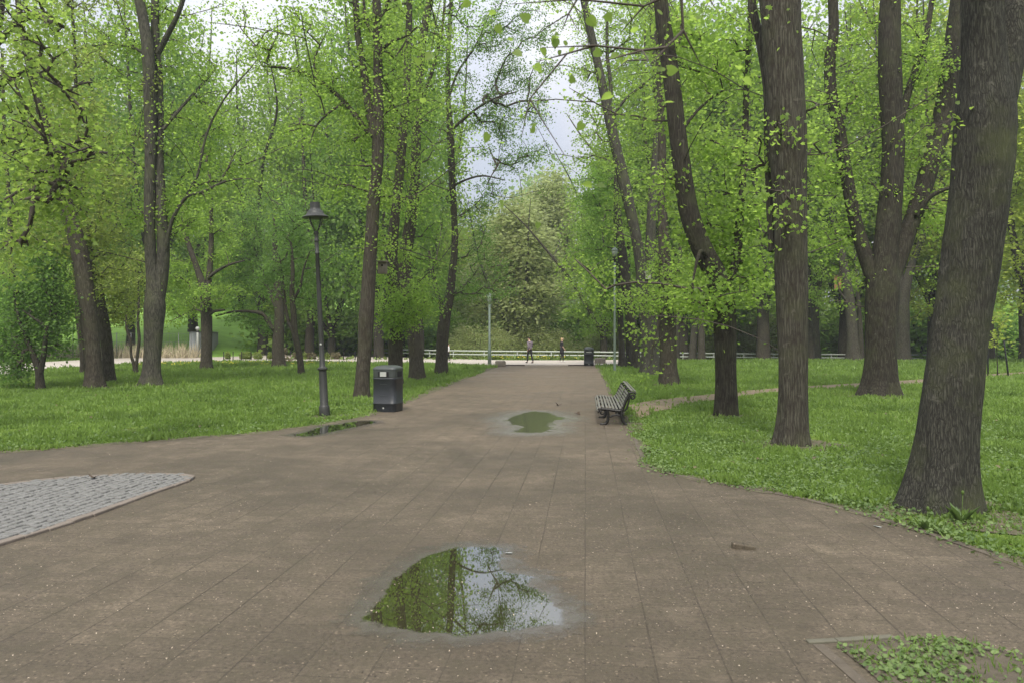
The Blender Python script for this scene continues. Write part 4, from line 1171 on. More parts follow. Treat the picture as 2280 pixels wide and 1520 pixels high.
PR = {
    "bright": proto("maple_tree", 25, 6.8, 3.6, 620, "leaf_bright", "bark_brown", 0.25, 31, tmpl=RHOMB2, forks=4),
    "maple": proto("maple_tree", 20, 5.8, 2.8, 520, "leaf_maple", "bark_dark", 0.26, 34, tmpl=RHOMB2, forks=4),
    "yellow": proto("maple_tree", 24, 6.6, 3.4, 580, "leaf_yellow", "bark_brown", 0.27, 32, tmpl=RHOMB2, forks=4),
    "dark": proto("alder_tree", 14, 4.6, 1.8, 420, "leaf_dark", "bark_dark", 0.23, 32, tmpl=RHOMB2, forks=4),
    "olive": proto("maple_tree", 18, 5.4, 2.6, 420, "leaf_olive", "bark_brown", 0.25, 32, tmpl=RHOMB2),
    "willow": proto("willow_tree", 17, 4.2, 2.2, 620, "leaf_willow", "bark_pale", 0.36, 34, tmpl=NARROW, forks=5, weep=0.8, spread=0.55, twig="twig_pale"),
    "airy": proto("birch_tree", 24, 4.8, 5.0, 300, "leaf_grey", "bark_pale", 0.24, 18, tmpl=RHOMB2, forks=3, cz0=0.3),
    "shrub_pale": proto("shrub", 4.5, 2.6, 0.3, 230, "leaf_willow", "bark_pale", 0.14, 40, tmpl=RHOMB2, forks=5, cz0=0.02, spread=0.45, twig="twig_pale"),
    "shrub": proto("shrub", 4.0, 2.4, 0.35, 190, "leaf_bright", "bark_dark", 0.22, 26, tmpl=RHOMB2, forks=5, cz0=0.02, spread=0.4),
    "shrub_dark": proto("shrub", 3.2, 2.2, 0.3, 190, "leaf_maple", "bark_dark", 0.20, 26, tmpl=RHOMB2, forks=5, cz0=0.02, spread=0.4),
}
H0 = {"bright": 25, "maple": 20, "yellow": 24, "dark": 14, "olive": 18, "willow": 17, "airy": 24, "shrub": 4.0, "shrub_dark": 3.2, "shrub_pale": 4.5}
used = set()


def plant(kind, px, D, H, label, group=None, wid=None, cat="tree", name=None):
    src = PR[kind]
    x = (px - CX) / F * D
    z = float(terrain(x, D))
    h0 = H0[kind]
    s = H / h0
    ws = s * (wid or 1.0)
    rz = rng.random() * 6.28
    if kind not in used:
        used.add(kind); o = src
        o.location = (x, D, z); o.rotation_euler = (0, 0, rz); o.scale = (ws, ws, s)
    else:
        o = copy_tree(src, (x, D, z), rz, (ws, s))
    tag(o, label, cat, group)
    return o


GL = "trees standing beyond the left lawn"
plant("bright", 585, 68, 29, "tall bright yellow-green tree rising above all others left of centre, top against the sky", GL, 0.95)
plant("maple", 60, 56, 20, "mid-green tree filling the far left edge behind the pale path", GL)
plant("olive", 290, 66, 22, "olive-tinted tree behind the twin-stemmed pale trunk", GL, 1.0)
plant("airy", 215, 74, 28, "thin airy tree with sky through it, behind the big dark left trunk", GL)
plant("bright", 430, 74, 27, "fresh green tree behind the wire fence and grey sheet wall", GL)
plant("maple", -60, 50, 20, "green tree cut by the photo's left edge, beyond the lawn", GL)
plant("olive", 150, 88, 24, "olive tree far behind the big dark left trunk", GL)
plant("airy", 700, 72, 30, "airy grey-green tree with bare upper twigs, behind the lamp post", GL)
plant("maple", 735, 63, 19, "dense green tree behind the white railing, between lamp post and bin", GL, 1.1)
plant("bright", 800, 84, 27, "bright tree far behind the slim two-stemmed tree", GL)
plant("dark", 540, 84, 15, "dark tree over the far end of the white railing", GL)
plant("olive", 500, 98, 17, "brownish-olive low tree above the start of the white railing", GL)
plant("maple", 900, 66, 19, "green tree across the railing behind the two trunks by the bin", GL)
plant("olive", 1000, 76, 14, "olive-green tree across the railing behind the slender dark trunk", GL, 1.2)
plant("olive", 975, 90, 19, "olive tree further back behind the slender dark trunk", GL)
plant("bright", 120, 62, 31, "tall fresh green tree behind the boughs at the upper left", GL, .9)
plant("maple", 340, 60, 31, "tall green tree straight behind the twin-stemmed pale trunk", GL, .8)
plant("bright", 690, 64, 31, "tall light green tree directly behind the black lamp's hood", GL, .8)
plant("maple", 845, 60, 33, "tall green tree behind the slim two-stemmed tree by the bin", GL, .75)
plant("bright", 935, 62, 31, "tall bright tree behind the two trunks right of the bin", GL, .7)
plant("willow", 1150, 70, 16.5, "pale yellowish willow closing the end of the walk", None, 1.35)
plant("willow", 1225, 88, 20, "paler second willow further back, right of the first", None, 1.2)
plant("olive", 1075, 86, 16, "olive tree just left of the pale willow", None)
GR = "trees standing beyond the right lawn"
plant("bright", 1345, 62, 17.5, "round bright green tree right of the willow, over the two walkers", GR, 1.1)
plant("bright", 1460, 60, 33, "tall bright tree behind the pale V-forked trunk", GR, .8)
plant("maple", 1420, 70, 23, "green tree behind the slim green lamp post", GR)
plant("bright", 1400, 96, 27, "bright tree far beyond the railing, behind the slim green lamp", GR)
plant("bright", 1520, 60, 29, "bright tree behind the leaf-skirted brown trunk", GR)
plant("maple", 1610, 66, 32, "green tree beyond the railing behind the dark forked trunk", GR)
plant("bright", 1700, 58, 31, "bright tree beyond the railing left of the straight grey trunk", GR)
plant("yellow", 1790, 80, 29, "yellow-green tree over the stone bank right of the straight grey trunk", GR)
plant("bright", 1880, 64, 32, "bright tree behind the orange nesting box", GR)
plant("yellow", 1985, 62, 32, "tall yellowish tree behind the fan of heavy limbs", GR)
plant("bright", 2080, 60, 32, "bright green tree between fan-limbed tree and leaning giant", GR)
plant("yellow", 2200, 56, 29, "yellow-green tree behind the staked sapling", GR, 1.0)
plant("yellow", 2310, 48, 22, "yellow-green tree spilling in at the right edge", GR, 1.1)
plant("maple", 2150, 84, 32, "green tree far behind the leaning giant", GR)
plant("airy", 1815, 60, 28, "airy bare-twigged tree with sky behind, right of the straight grey trunk's top", GR)

# shrubs along the far bank and the railing
GS = "shrubs along the far bank behind the railing"
for i, px in enumerate([700, 770, 850, 915, 1030, 1290, 1370, 1470, 1530, 1600, 1680, 1750, 1960, 2070, 2150, 2230, 2320]):
    D = 66 + 6 * rng.random() if px > 600 else 90
    plant(["shrub", "shrub_dark"][i % 2], px, D, 4.6 + 1.6 * rng.random(), ["light green shrub in the hedge-like line behind the railing", "dark green shrub in the hedge-like line behind the railing"][i % 2], ["light green", "dark green"][i % 2] + " " + GS, 1.3, "shrub")
for i, px in enumerate([1455, 1500, 1565, 1640, 1715, 1775, 1930, 2010, 2110, 2190, 2270, 1420, 1330, 640, 820, 960]):
    plant("shrub", px, 70 + 5 * rng.random(), 6.0 + 2.0 * rng.random(), "taller bright bush growing up under the trees behind the railing", "taller bright bushes behind the railing", 1.25, "shrub")
for i, px in enumerate([1040, 1105, 1185, 1245, 1350, 1480, 1545, 1625, 1690]):
    plant("shrub_pale", px, 64 + 4 * rng.random(), 3.6 + 2.2 * rng.random(), "pale yellowish bush close behind the railing", "pale bushes close behind the railing", 1.3, "shrub")
GS2 = "bushes on the slope behind the wire fence"
for i, (px, D, H) in enumerate([(20, 60, 5), (120, 74, 4), (455, 92, 7), (560, 100, 8), (640, 88, 7)]):
    plant("shrub", px, D, H, "green bush on the rising ground beyond the pale path", GS2, 1.2, "shrub")

# far wood: one mass
n = 80000
x = rng.uniform(-130, 130, n); y = 112 + 60 * rng.random(n)
hmax = 15 + 5 * np.sin(x * .13 + 1) + 4 * np.sin(x * .31) + 3 * rng.random(n)
pxx = x / y * F + CX
hmax *= 1.0 + 0.7 * sstep(1330, 1520, pxx) + 0.35 * sstep(1000, 850, pxx)
z = terrain(x, y) + hmax * rng.random(n) ** 0.8
P_ = np.stack([x, y, z], 1)
nr = rng.normal(size=(n, 3)); nr[:, 2] += .6
ax = rng.normal(size=(n, 3)); ax[:, 2] -= .4
o = link("far_wood", leaves("far_wood", P_, rng.uniform(.45, .95, n), nr, ax, JAG, rng.random(n)), M["leaf_grey"])
tag(o, "soft green mass of woodland closing the view beyond the river", "wood", None, "stuff")
# ------------------------------------------------------------------ street lamp
D = GD(926)
lp = G(723, 926)
root = empty("street_lamp", lp); tag(root, "tall black old-style street lamp with a bell-shaped hood at the lawn's edge", "street lamp")
top = U(701.5, 461, D - 0.05) - lp
ax_ = Vector(top)
Hh = ax_.length
tilt = Vector((0, 0, 1)).rotation_difference(ax_.normalized()).to_matrix().to_4x4()
pole = MB()
pole.lathe([(0.108, -0.05), (0.110, 0.02), (0.108, 0.20), (0.096, 0.22), (0.084, 0.235), (0.078, 0.9), (0.074, 0.93), (0.088, 0.945), (0.104, 0.96), (0.104, 0.985), (0.075, 1.005), (0.056, 1.03), (0.053, 1.6), (0.046, 2.6), (0.040, 3.30), (0.048, 3.31), (0.048, 3.34), (0.040, 3.35), (0.039, 3.56), (0.050, 3.57), (0.050, 3.60), (0.040, 3.62), (0.040, 3.70), (0.052, 3.72), (0.052, 3.76), (0.03, 3.78)], n=20)
o = pole.build("pole", M["lamp"], root, 40); o.matrix_local = tilt
arms = MB()
for k in range(4):
    a = math.pi / 4 + k * math.pi / 2 + 0.35
    c, s = math.cos(a), math.sin(a)
    arms.tube([(c * .03, s * .03, 3.76), (c * .07, s * .07, 3.82), (c * .15, s * .15, 3.95), (c * .185, s * .185, 4.06)], 0.011, 6)
o = arms.build("lamp_arm", M["lamp"], root); o.matrix_local = tilt
hood = MB()
hood.lathe([(0.225, 4.035), (0.262, 4.045), (0.268, 4.06), (0.235, 4.085), (0.185, 4.115), (0.165, 4.15), (0.150, 4.185), (0.118, 4.205), (0.105, 4.23), (0.103, 4.255), (0.098, 4.36), (0.094, Hh - .005), (0.085, Hh + .01), (0.02, Hh + .015)], n=28)
o = hood.build("lamp_hood", M["lamp"], root, 40); o.matrix_local = tilt
gl = MB(); gl.lathe([(0.045, 3.79), (0.09, 3.86), (0.14, 3.97), (0.165, 4.05)], n=20, cap=False)
o = gl.build("lamp_glass", M["glass"], root); o.matrix_local = tilt
st_ = MB(); st_.lathe([(0.0001, 0), (0.022, 0.001), (0.022, 0.003), (0.0001, 0.004)], n=16)
o = st_.build("sticker", M["white"], root)
o.matrix_local = tilt @ Matrix.Translation((0.0, -0.057, 1.47)) @ Matrix.Rotation(math.pi / 2, 4, "X")

# slim green lamp post right, and the grey one left of the walk's end
p0 = G(1368.5, 828)
root = empty("street_lamp", p0); tag(root, "slim pale green lamp post with a small lantern on the right edge of the walk", "street lamp")
b = MB(); b.lathe([(0.085, -.1), (0.085, 0.05), (0.062, 0.10), (0.060, 1.2), (0.052, 2.6), (0.045, 5.15)], n=14); b.build("pole", M["lampgreen"], root)
b = MB(); b.lathe([(0.03, 5.10), (0.05, 5.14), (0.12, 5.36), (0.125, 5.38), (0.11, 5.385)], n=8); b.build("lantern_base", M["lamp"], root, 30)
b = MB(); b.lathe([(0.11, 5.387), (0.15, 5.66), (0.14, 5.67)], n=8); b.build("lamp_glass", plain("lantern_pane", (0.24, 0.28, 0.23), 0.25, 0, .1, 3, 0), root)
b = MB(); b.lathe([(0.17, 5.672), (0.17, 5.69), (0.09, 5.78), (0.02, 5.84)], n=8); b.build("lamp_hood", M["lampgreen"], root, 30)
p0 = G(1090, 812)
root = empty("street_lamp", p0); tag(root, "slim pale lamp post at the far left corner of the walk, top lost in leaves", "street lamp")
b = MB(); b.lathe([(0.11, -.1), (0.11, 0.9), (0.075, 0.95), (0.07, 3.6)], n=14); b.build("pole", M["lampgreen"], root)
b = MB(); b.lathe([(0.04, 3.56), (0.14, 3.8), (0.17, 4.1), (0.16, 4.11)], n=8); b.build("lamp_glass", plain("lantern_pane_far", (0.24, 0.28, 0.23), 0.25, 0, .1, 3, 0), root)
b = MB(); b.lathe([(0.19, 4.112), (0.10, 4.22), (0.02, 4.28)], n=8); b.build("lamp_hood", M["lampgreen"], root, 30)
# white post with globe
p0 = G(440, 797)
root = empty("street_lamp", p0); tag(root, "white post topped with pale round globes in front of the grey sheet wall", "street lamp")
b = MB(); b.lathe([(0.09, -.1), (0.09, 2.0), (0.085, 2.02)], n=12); b.build("pole", M["white"], root)
b = MB(); b.lathe([(0.1, 2.021), (0.12, 2.08), (0.1, 2.16), (0.06, 2.17)], n=12); b.build("collar", M["lamp"], root)
b = MB(); b.lathe([(0.02, 2.172)] + [(0.16 * math.sin(t), 2.33 - 0.16 * math.cos(t)) for t in np.linspace(.2, 2.9, 9)], n=16); b.build("globe", M["white"], root)

# ------------------------------------------------------------------ litter bins
p0 = G(858, 917)
D = p0[1]
root = empty("litter_bin", (p0[0] + .02, D + .26, 0.004), math.radians(-14)); tag(root, "black square plastic litter bin with pale opening on the near left of the walk", "litter bin")
W = 0.265
b = MB(); b.lathe([(W * .97, 0.0), (W, 0.02), (W * 1.0, 0.165), (W * 1.025, 0.172), (W * 1.025, 0.19), (W * 1.0, 0.197), (W * 1.005, 0.70), (W * 1.03, 0.707), (W * 1.03, 0.725), (W * 1.0, 0.732), (W * 1.0, 0.74)], n=48, pw=7)
b.build("body", M["bin"], root, 50)
b = MB(); b.lathe([(W * 1.0, 0.742), (W * 1.01, 0.76), (W * 1.01, 0.90), (W * 1.035, 0.905), (W * 1.035, 0.93), (W * 0.97, 0.955), (W * 0.80, 0.985), (W * 0.5, 1.003), (W * .1, 1.008)], n=48, pw=7)
b.build("lid", M["binlid"], root, 50)
for k, (dx, dy, rz) in enumerate([(0, -1, 0), (1, 0, math.pi / 2), (-1, 0, -math.pi / 2)]):
    b = MB(); b.box((0, 0, 0), (0.25, 0.012, 0.115), None, 0.005)
    o = b.build("opening", M["hole"], root); o.location = (dx * (W * 1.012), dy * (W * 1.012), 0.815); o.rotation_euler = (0, 0, rz)
b = MB(); b.box((0, 0, 0), (0.145, 0.006, 0.100), None, 0.0025)
o = b.build("opening_plate", M["plate"], root); o.location = (0.0, -W * 1.012 - 0.0105, 0.815)
for z in (0.60, 0.355):
    b = MB(); b.box((0, 0, 0), (0.16, 0.010, 0.006), None, 0.002)
    o = b.build("moulded_rib", M["binlid"], root); o.location = (0, -W * 1.003 - 0.002, z)
b = MB(); b.box((0, 0, 0), (0.034, 0.004, 0.034), None, 0.001); b.box((0, -0.0026, 0), (0.012, 0.002, 0.012))
o = b.build("label_plate", M["plate"], root); o.location = (0.0, -W * 1.0 - 0.003, 0.085)

p0 = G(1312, 814)
root = empty("litter_bin", (p0[0], p0[1] + .2, 0.004), math.radians(-6)); tag(root, "dark litter bin with a rounded top at the far right corner of the walk", "litter bin")
b = MB(); b.lathe([(0.265, 0), (0.285, .03), (.285, .14), (.292, .15), (.285, .165), (.285, .66), (.295, .67), (.285, .69), (.285, .70)], n=32, pw=5); b.build("body", M["bin"], root, 50)
b = MB(); b.lathe([(.285, .702), (.29, .90), (.31, .905), (.305, .95), (.26, 1.02), (.17, 1.07), (.05, 1.085)], n=32, pw=4); b.build("lid", M["binlid"], root, 50)
b = MB(); b.box((0, 0, 0), (0.34, 0.014, 0.14), None, .006); o = b.build("opening", M["hole"], root); o.location = (0, -.293, .80)
b = MB(); b.box((0, 0, 0), (0.30, 0.006, 0.06), None, .002); o = b.build("opening_plate", M["plate"], root); o.location = (0, -.3045, .785)
b = MB(); b.box((0, 0, 0), (0.045, 0.004, 0.045), None, .001); o = b.build("label_plate", M["plate"], root); o.location = (0, -.2895, .09)

# ------------------------------------------------------------------ stone blocks at the end of the walk
def block(name, px, py, w, h, dep, label, seed, pw=5):
    p = G(px, py)
    b = MB(); b.lathe([(w * .46, -.05), (w * .5, .04), (w * .5, h * .8), (w * .46, h * .95), (w * .3, h), (w * .05, h * 1.01)], n=28, sx=1, sy=dep / w, pw=pw)
    for v in b.bm.verts:
        f = 1 + .10 * mnoise.noise(Vector((v.co.x * 5 + seed, v.co.y * 5, v.co.z * 5)))
        v.co.x *= f; v.co.y *= f; v.co.z *= 1 + .08 * mnoise.noise(Vector((v.co.x * 4, v.co.y * 4 + seed, 1)))
    o = b.build(name, M["stone"]); o.location = (p[0], p[1] + dep / 2, 0); o.rotation_euler = (0, 0, .1)
    tag(o, label, "stone block", "stones at the corners of the walk")
block("stone_block", 1114, 816, .58, .34, .5, "rough stone block at the far left corner of the walk", 1)
block("stone_block", 1337, 811, .66, .40, .5, "rounded stone block half behind the far bin", 4, 3.5)

# ------------------------------------------------------------------ bench
near = G(1352, 946)
near[0] = (1372 - CX) / F * near[1]
root = empty("park_bench", (near[0], near[1], 0.004), -PATH_ANG)
tag(root, "weathered slatted park bench on curled black cast-iron frames, seen end-on beside the walk", "bench")
L = 3.05
def frame():
    b = MB()
    def tb(pts, r, sub=5):
        c = catmull([(p[0], 0, p[1]) for p in pts], sub)
        b.tube(c, r * 1.35, 7)
    tb([(-.27, .29), (-.16, .285), (-.02, .265), (.08, .265), (.12, .31), (.15, .38), (.19, .47), (.225, .55), (.25, .60)], .021)
    tb([(.135, .26), (.19, .30), (.215, .38), (.235, .46), (.25, .52), (.275, .545), (.31, .555), (.335, .53), (.325, .495), (.295, .485), (.275, .505), (.29, .525)], .0125)
    tb([(.25, .59), (.29, .60), (.33, .595), (.36, .57)], .014)
    tb([(-.34, .23), (-.31, .25), (-.30, .28), (-.25, .29), (-.21, .27), (-.21, .225), (-.25, .20), (-.285, .215), (-.28, .245), (-.255, .245)], .0125)
    tb([(-.16, .28), (-.15, .22), (-.145, .15), (-.155, .08), (-.18, .035), (-.22, .015), (-.29, .012)], .020)
    tb([(-.14, .17), (-.10, .15), (-.06, .175), (-.01, .185), (.05, .18), (.09, .17)], .013)
    tb([(.12, .30), (.10, .22), (.10, .14), (.125, .07), (.16, .025), (.20, .012)], .022)
    tb([(.03, .20), (.0, .21), (-.005, .235), (.02, .25), (.045, .235), (.04, .215)], .010)
    tb([(.07, .19), (.095, .205), (.085, .235), (.06, .23)], .010)
    b.box((-.24, 0, .010), (.12, .04, .02), None, .004); b.box((.18, 0, .010), (.09, .04, .02), None, .004)
    return b
fr0 = frame().build("iron_frame", M["iron"], root)
fr0.location = (0, 0.02, 0)
for yy in (1.25, L - .06):
    c = fr0.copy(); COL.objects.link(c); c.parent = root; c.location = (0, yy, 0)
slats = [(-.345, .268, 80), (-.300, .302, 8), (-.235, .312, -2), (-.172, .308, -3), (-.110, .300, -4), (-.048, .290, -4), (.014, .286, 0), (.078, .296, 30), (.118, .338, 55), (.145, .388, 62), (.172, .440, 64), (.198, .494, 64), (.240, .625, 62), (.305, .632, -14), (.362, .605, -30)]
slats = slats[:12] + [(.222, .548, 62), (.285, .622, 10), (.345, .612, -20)]
for (u, z, ang) in slats:
    b = MB(); b.box((0, 0, 0), (0.038, L, 0.020), None, 0.004)
    o = b.build("slat", M["slat"], root)
    o.location = (u, L / 2, z + .012); o.rotation_euler = (0, -math.radians(ang), 0)

# ------------------------------------------------------------------ nesting boxes
def nest(name, px, py, D, w, h, mat, label, rot=0.0):
    p = U(px, py, D)
    root = empty(name, p, rot); tag(root, label, "nesting box")
    b = MB(); b.box((0, 0, 0), (w, w * .8, h), None, .006); b.build("box", M[mat], root)
    b = MB(); b.box((0, -.03, h / 2 + .021), (w * 1.3, w * 1.15, .035), Matrix.Rotation(.12, 3, "X"), .004); b.build("roof", M[mat], root)
    b = MB(); b.lathe([(.018, 0), (.02, .004), (.0, .005)], n=14)
    o = b.build("entrance_hole", M["hole"], root); o.location = (0, -w * .4 - .001, h * .2); o.rotation_euler = (math.pi / 2, 0, 0); o.scale = (1.4, 1.4, 1)
nest("nesting_box", 1443, 615, GD(833) - .50, .22, .28, "boxgrey", "small grey nesting box on the pale V-forked trunk")
nest("nesting_box", 1865.5, 630, GD(803) - .1, .36, .85, "wood", "orange-brown wooden nesting box on the leaning grey trunk", .5)
nest("nesting_box", 852, 597, 21.5, .24, .33, "boxgrey" if False else "stone", "dark weathered nesting box between the trunks behind the lamp and bin")

# ------------------------------------------------------------------ railing along the river
rp = [(487, 97, 1.6 - 13.5 / F * 97), (545, 88, 1.6 - 17.5 / F * 88), (600, 81, 1.6 - 20.5 / F * 81), (680, 75, 1.6 - 22.5 / F * 75), (750, 71, 1.6 - 23.5 / F * 71), (900, 64, 1.6 - 26.5 / F * 64), (1000, 60, 1.6 - 28.5 / F * 60), (1150, 58.5, 1.6 - 30 / F * 58.5), (1300, 58.5, 1.6 - 31 / F * 58.5), (1450, 59, 1.6 - 33 / F * 59),
      (1700, 61, 1.6 - 35.5 / F * 61), (1930, 63, 1.6 - 37 / F * 63), (2150, 66, 1.6 - 38 / F * 66), (2340, 69, 1.6 - 39 / F * 69)]
R3 = catmull([((a - CX) / F * d, d, z) for a, d, z in rp], 6)
root = empty("railing", R3[len(R3) // 2] * np.array([1, 1, 0])); tag(root, "long white two-bar railing along the river behind the lawns", "railing")
off = -Vector(root.location)
for dz, rr in ((0, .055), (-.27, .05)):
    b = MB(); b.tube([Vector(p) + off + Vector((0, 0, dz)) for p in R3], rr, 8); b.build("rail", M["white"], root)
arc = np.concatenate([[0], np.cumsum(np.linalg.norm(np.diff(R3[:, :2], axis=0), axis=1))])
k = 0.3
while k < arc[-1]:
    p = np.array([np.interp(k, arc, R3[:, j]) for j in range(3)])
    b = MB(); zb = min(float(terrain(p[0], p[1])), p[2] - .5) - .05
    b.box((p[0] + off[0], p[1] + off[1], (p[2] - .05 + zb) / 2), (.075, .075, p[2] - .052 - zb), None, .008); b.build("post", M["white"], root)
    k += 2.6

# ------------------------------------------------------------------ low stakes and clipped shrubs by the pale plaza
for i, px in enumerate([498, 519, 538, 559, 594, 647, 765, 791, 838]):
    p = G(px, 803)
    b = MB(); b.lathe([(.032, -.1), (.032, .60), (.04, .605), (.04, .63), (.01, .65)], n=8)
    o = b.build("bollard", M["lamp"]); o.location = p
    tag(o, "thin black stake in the row beside the clipped shrubs", "bollard", "black stakes along the pale path")
for i, (px, w_, h_, kind) in enumerate([(507, 10, 16, 0), (541, 13, 16, 0), (552, 15, 17, 0), (574, 18, 16, 0), (601, 10, 15, 0), (656, 8, 13, 1), (678, 11, 15, 0), (687, 8, 14, 1), (697, 12, 14, 2), (728, 10, 14, 0), (742, 11, 15, 2), (752, 11, 15, 2)]):
    D = GD(801); p = G(px, 801)
    rw, rh = w_ / F * D / 2, h_ / F * D
    n = 420
    d_ = rand_dirs(n); d_[:, 2] = d_[:, 2] * .5 + .5
    P_ = d_ * np.array([rw, rw, rh * .95]) * (1 + .1 * rng.normal(size=(n, 1)))
    P_[:, 2] = np.abs(P_[:, 2]) + .04
    root = empty("clipped_shrub", p)
    tag(root, ["small clipped olive shrub in the row by the pale path", "small clipped shrub turning bronze in the row by the pale path", "small clipped shrub turning bronze in the row by the pale path"][kind], "shrub", ["olive", "bronze", "bronze"][kind] + " clipped shrubs by the pale path")
    b = MB()
    for q in range(5):
        b.tube([(0, 0, -.05), (rng.normal() * rw * .3, rng.normal() * rw * .3, rh * .5), (rng.normal() * rw * .5, rng.normal() * rw * .5, rh * .85)], [.02, .014, .006], 5)
    b.build("stems", M["twig"], root)
    link("foliage", leaves("foliage", P_, rng.uniform(.07, .13, n), d_ + .5 * rng.normal(size=(n, 3)), rng.normal(size=(n, 3)), SIMPLE, rng.random(n)), M["leaf_olive"] if kind == 0 else M["leaf_brown"], root)
# brown rounded dead bush and driftwood pile by the dark-crowned tree
p = G(631, 801)
root = empty("dead_bush", p); tag(root, "round brown dead bush beside the dark-crowned tree", "bush")
n = 700; d_ = rand_dirs(n)
P_ = d_ * np.array([.28, .28, .26]) + np.array([0, 0, .62])
b = MB()
for q in range(7): b.tube([(0, 0, -.05), (rng.normal() * .05, rng.normal() * .05, .35), (rng.normal() * .12, rng.normal() * .12, .7)], [.03, .02, .008], 5)
b.build("stems", M["twig"], root)
link("foliage", leaves("foliage", P_, rng.uniform(.06, .11, n), d_ + .6 * rng.normal(size=(n, 3)), rng.normal(size=(n, 3)), SIMPLE, rng.random(n)), M["leaf_brown"], root)
p = G(634, 807)
b = MB()
for q in range(16):
    a = rng.uniform(-1, 1); c = np.array([rng.normal() * .2, rng.normal() * .15, .05 + .45 * rng.random()])
    dvec = np.array([rng.normal(), rng.normal() * .5, rng.normal() * .6]); dvec *= .28 / np.linalg.norm(dvec)
    c[2] = max(c[2], abs(dvec[2]) + .02)
    b.tube([c - dvec, c + rng.normal(size=3) * .03, c + dvec], [.045, .04, .02], 6)
o = b.build("driftwood_pile", plain("driftwood", (.32, .25, .17), .85, 0, .4, 9, .5, 40)); o.location = p
tag(o, "heap of pale twisted roots at the foot of the dark-crowned tree", "driftwood")

# ------------------------------------------------------------------ wire fence and grey wall on the left
fp = [(96, 57.0), (180, 57.5), (260, 58.5), (340, 59.5), (426, 60.5)]
root = empty("wire_fence", ((260 - CX) / F * 58, 58, 0)); tag(root, "tall thin wire mesh fence in front of the bright green slope", "fence")
off = np.array(root.location)
FP = catmull([((a - CX) / F * d, d, 0) for a, d in fp], 5)
H_ = 2.0
for i in range(0, len(FP), 2):
    b = MB(); b.tube([FP[i] - off + np.array([0, 0, -.3]), FP[i] - off + np.array([0, 0, H_])], .028, 6); b.build("post", M["wire"], root)
b = MB()
for z in (.12, .7, 1.3, 1.93):
    b.tube([p - off + np.array([0, 0, z]) for p in FP], .009, 4)
arcf = np.concatenate([[0], np.cumsum(np.linalg.norm(np.diff(FP, axis=0), axis=1))])
for k in np.arange(.1, arcf[-1], .22):
    q = np.array([np.interp(k, arcf, FP[:, j]) for j in range(3)]) - off
    b.tube([q + np.array([0, 0, .02]), q + np.array([0, 0, 1.95])], .006, 4, cap=False)
b.build("wire_mesh", M["wire"], root)
# grey corrugated sheet wall, slightly curved
wp = [(422, 62), (440, 62.5), (462, 64), (477, 66), (485, 69)]
WP = catmull([((a - CX) / F * d, d, 0) for a, d in wp], 8)
root = empty("sheet_wall", WP[len(WP) // 2]); tag(root, "grey ribbed sheet wall curving behind the white globe lamp", "wall")
off = np.array(root.location)
V_, F_ = [], []
for i, p in enumerate(WP):
    t = WP[min(i + 1, len(WP) - 1)] - WP[max(i - 1, 0)]; t /= np.linalg.norm(t); nn_ = np.array([t[1], -t[0], 0])
    for s in range(4):
        q = p - off + (t * (s * .05)) + nn_ * (.03 if s in (1, 2) else 0)
        for side in (0, .06):
            V_ += [q - nn_ * side + np.array([0, 0, -.4]), q - nn_ * side + np.array([0, 0, 2.02 + (.0 if i < 30 else .1)])]
m_ = len(V_) // 4
for i in range(m_ - 1):
    a, c = i * 4, (i + 1) * 4
    F_ += [(a, c, c + 1, a + 1), (a + 2, a + 3, c + 3, c + 2), (a + 1, c + 1, c + 3, a + 3)]
link("sheeting", np_mesh("sheeting", np.array(V_), np.array(F_)), M["greymetal"], root)
b = MB(); b.tube([p - off + np.array([0, 0, 2.06]) for p in WP], .05, 6); b.build("top_rail", M["wire"], root)
# stone quay wall on the right
b = MB()
q0, q1 = (1812 - CX) / F * 84, (1990 - CX) / F * 84
b.box(((q0 + q1) / 2, 84.6, .2), (q1 - q0, 1.2, 2.1), None, .05)
o = b.build("quay_wall", M["stone"]); tag(o, "low brown stone quay wall on the far bank right of the straight grey trunk", "wall")
b = MB(); b.box(((q0 + q1) / 2, 88.5, 1.30), (q1 - q0 + 6, 6.6, .3), Matrix.Rotation(.12, 3, "X"), .05)
o = b.build("bank", M["dirt"]); tag(o, kind="structure")

# ------------------------------------------------------------------ people
def skin(name, verts, edges, rad, mat, parent, sub=2):
    me = bpy.data.meshes.new(name); me.from_pydata([tuple(v) for v in verts], edges, [])
    o = bpy.data.objects.new(name, me); COL.objects.link(o)
    sk = o.modifiers.new("s", "SKIN"); sk.use_smooth_shade = True
    for i, r in enumerate(rad):
        rr = r if hasattr(r, "__len__") else (r, r)
        me.skin_vertices[0].data[i].radius = rr
    me.skin_vertices[0].data[0].use_root = True
    ss = o.modifiers.new("d", "SUBSURF"); ss.levels = sub; ss.render_levels = sub
    dg = bpy.context.evaluated_depsgraph_get()
    m2 = bpy.data.meshes.new_from_object(o.evaluated_get(dg))
    bpy.data.objects.remove(o)
    m2.name = name; m2.materials.clear()
    for p in m2.polygons: p.use_smooth = True
    return link(name, m2, mat, parent)


def chain(vs, es, rs, pts, rads, start=None):
    prev = start
    for p, r in zip(pts, rads):
        vs.append(p); rs.append(r); i = len(vs) - 1
        if prev is not None: es.append((prev, i))
        prev = i
    return prev


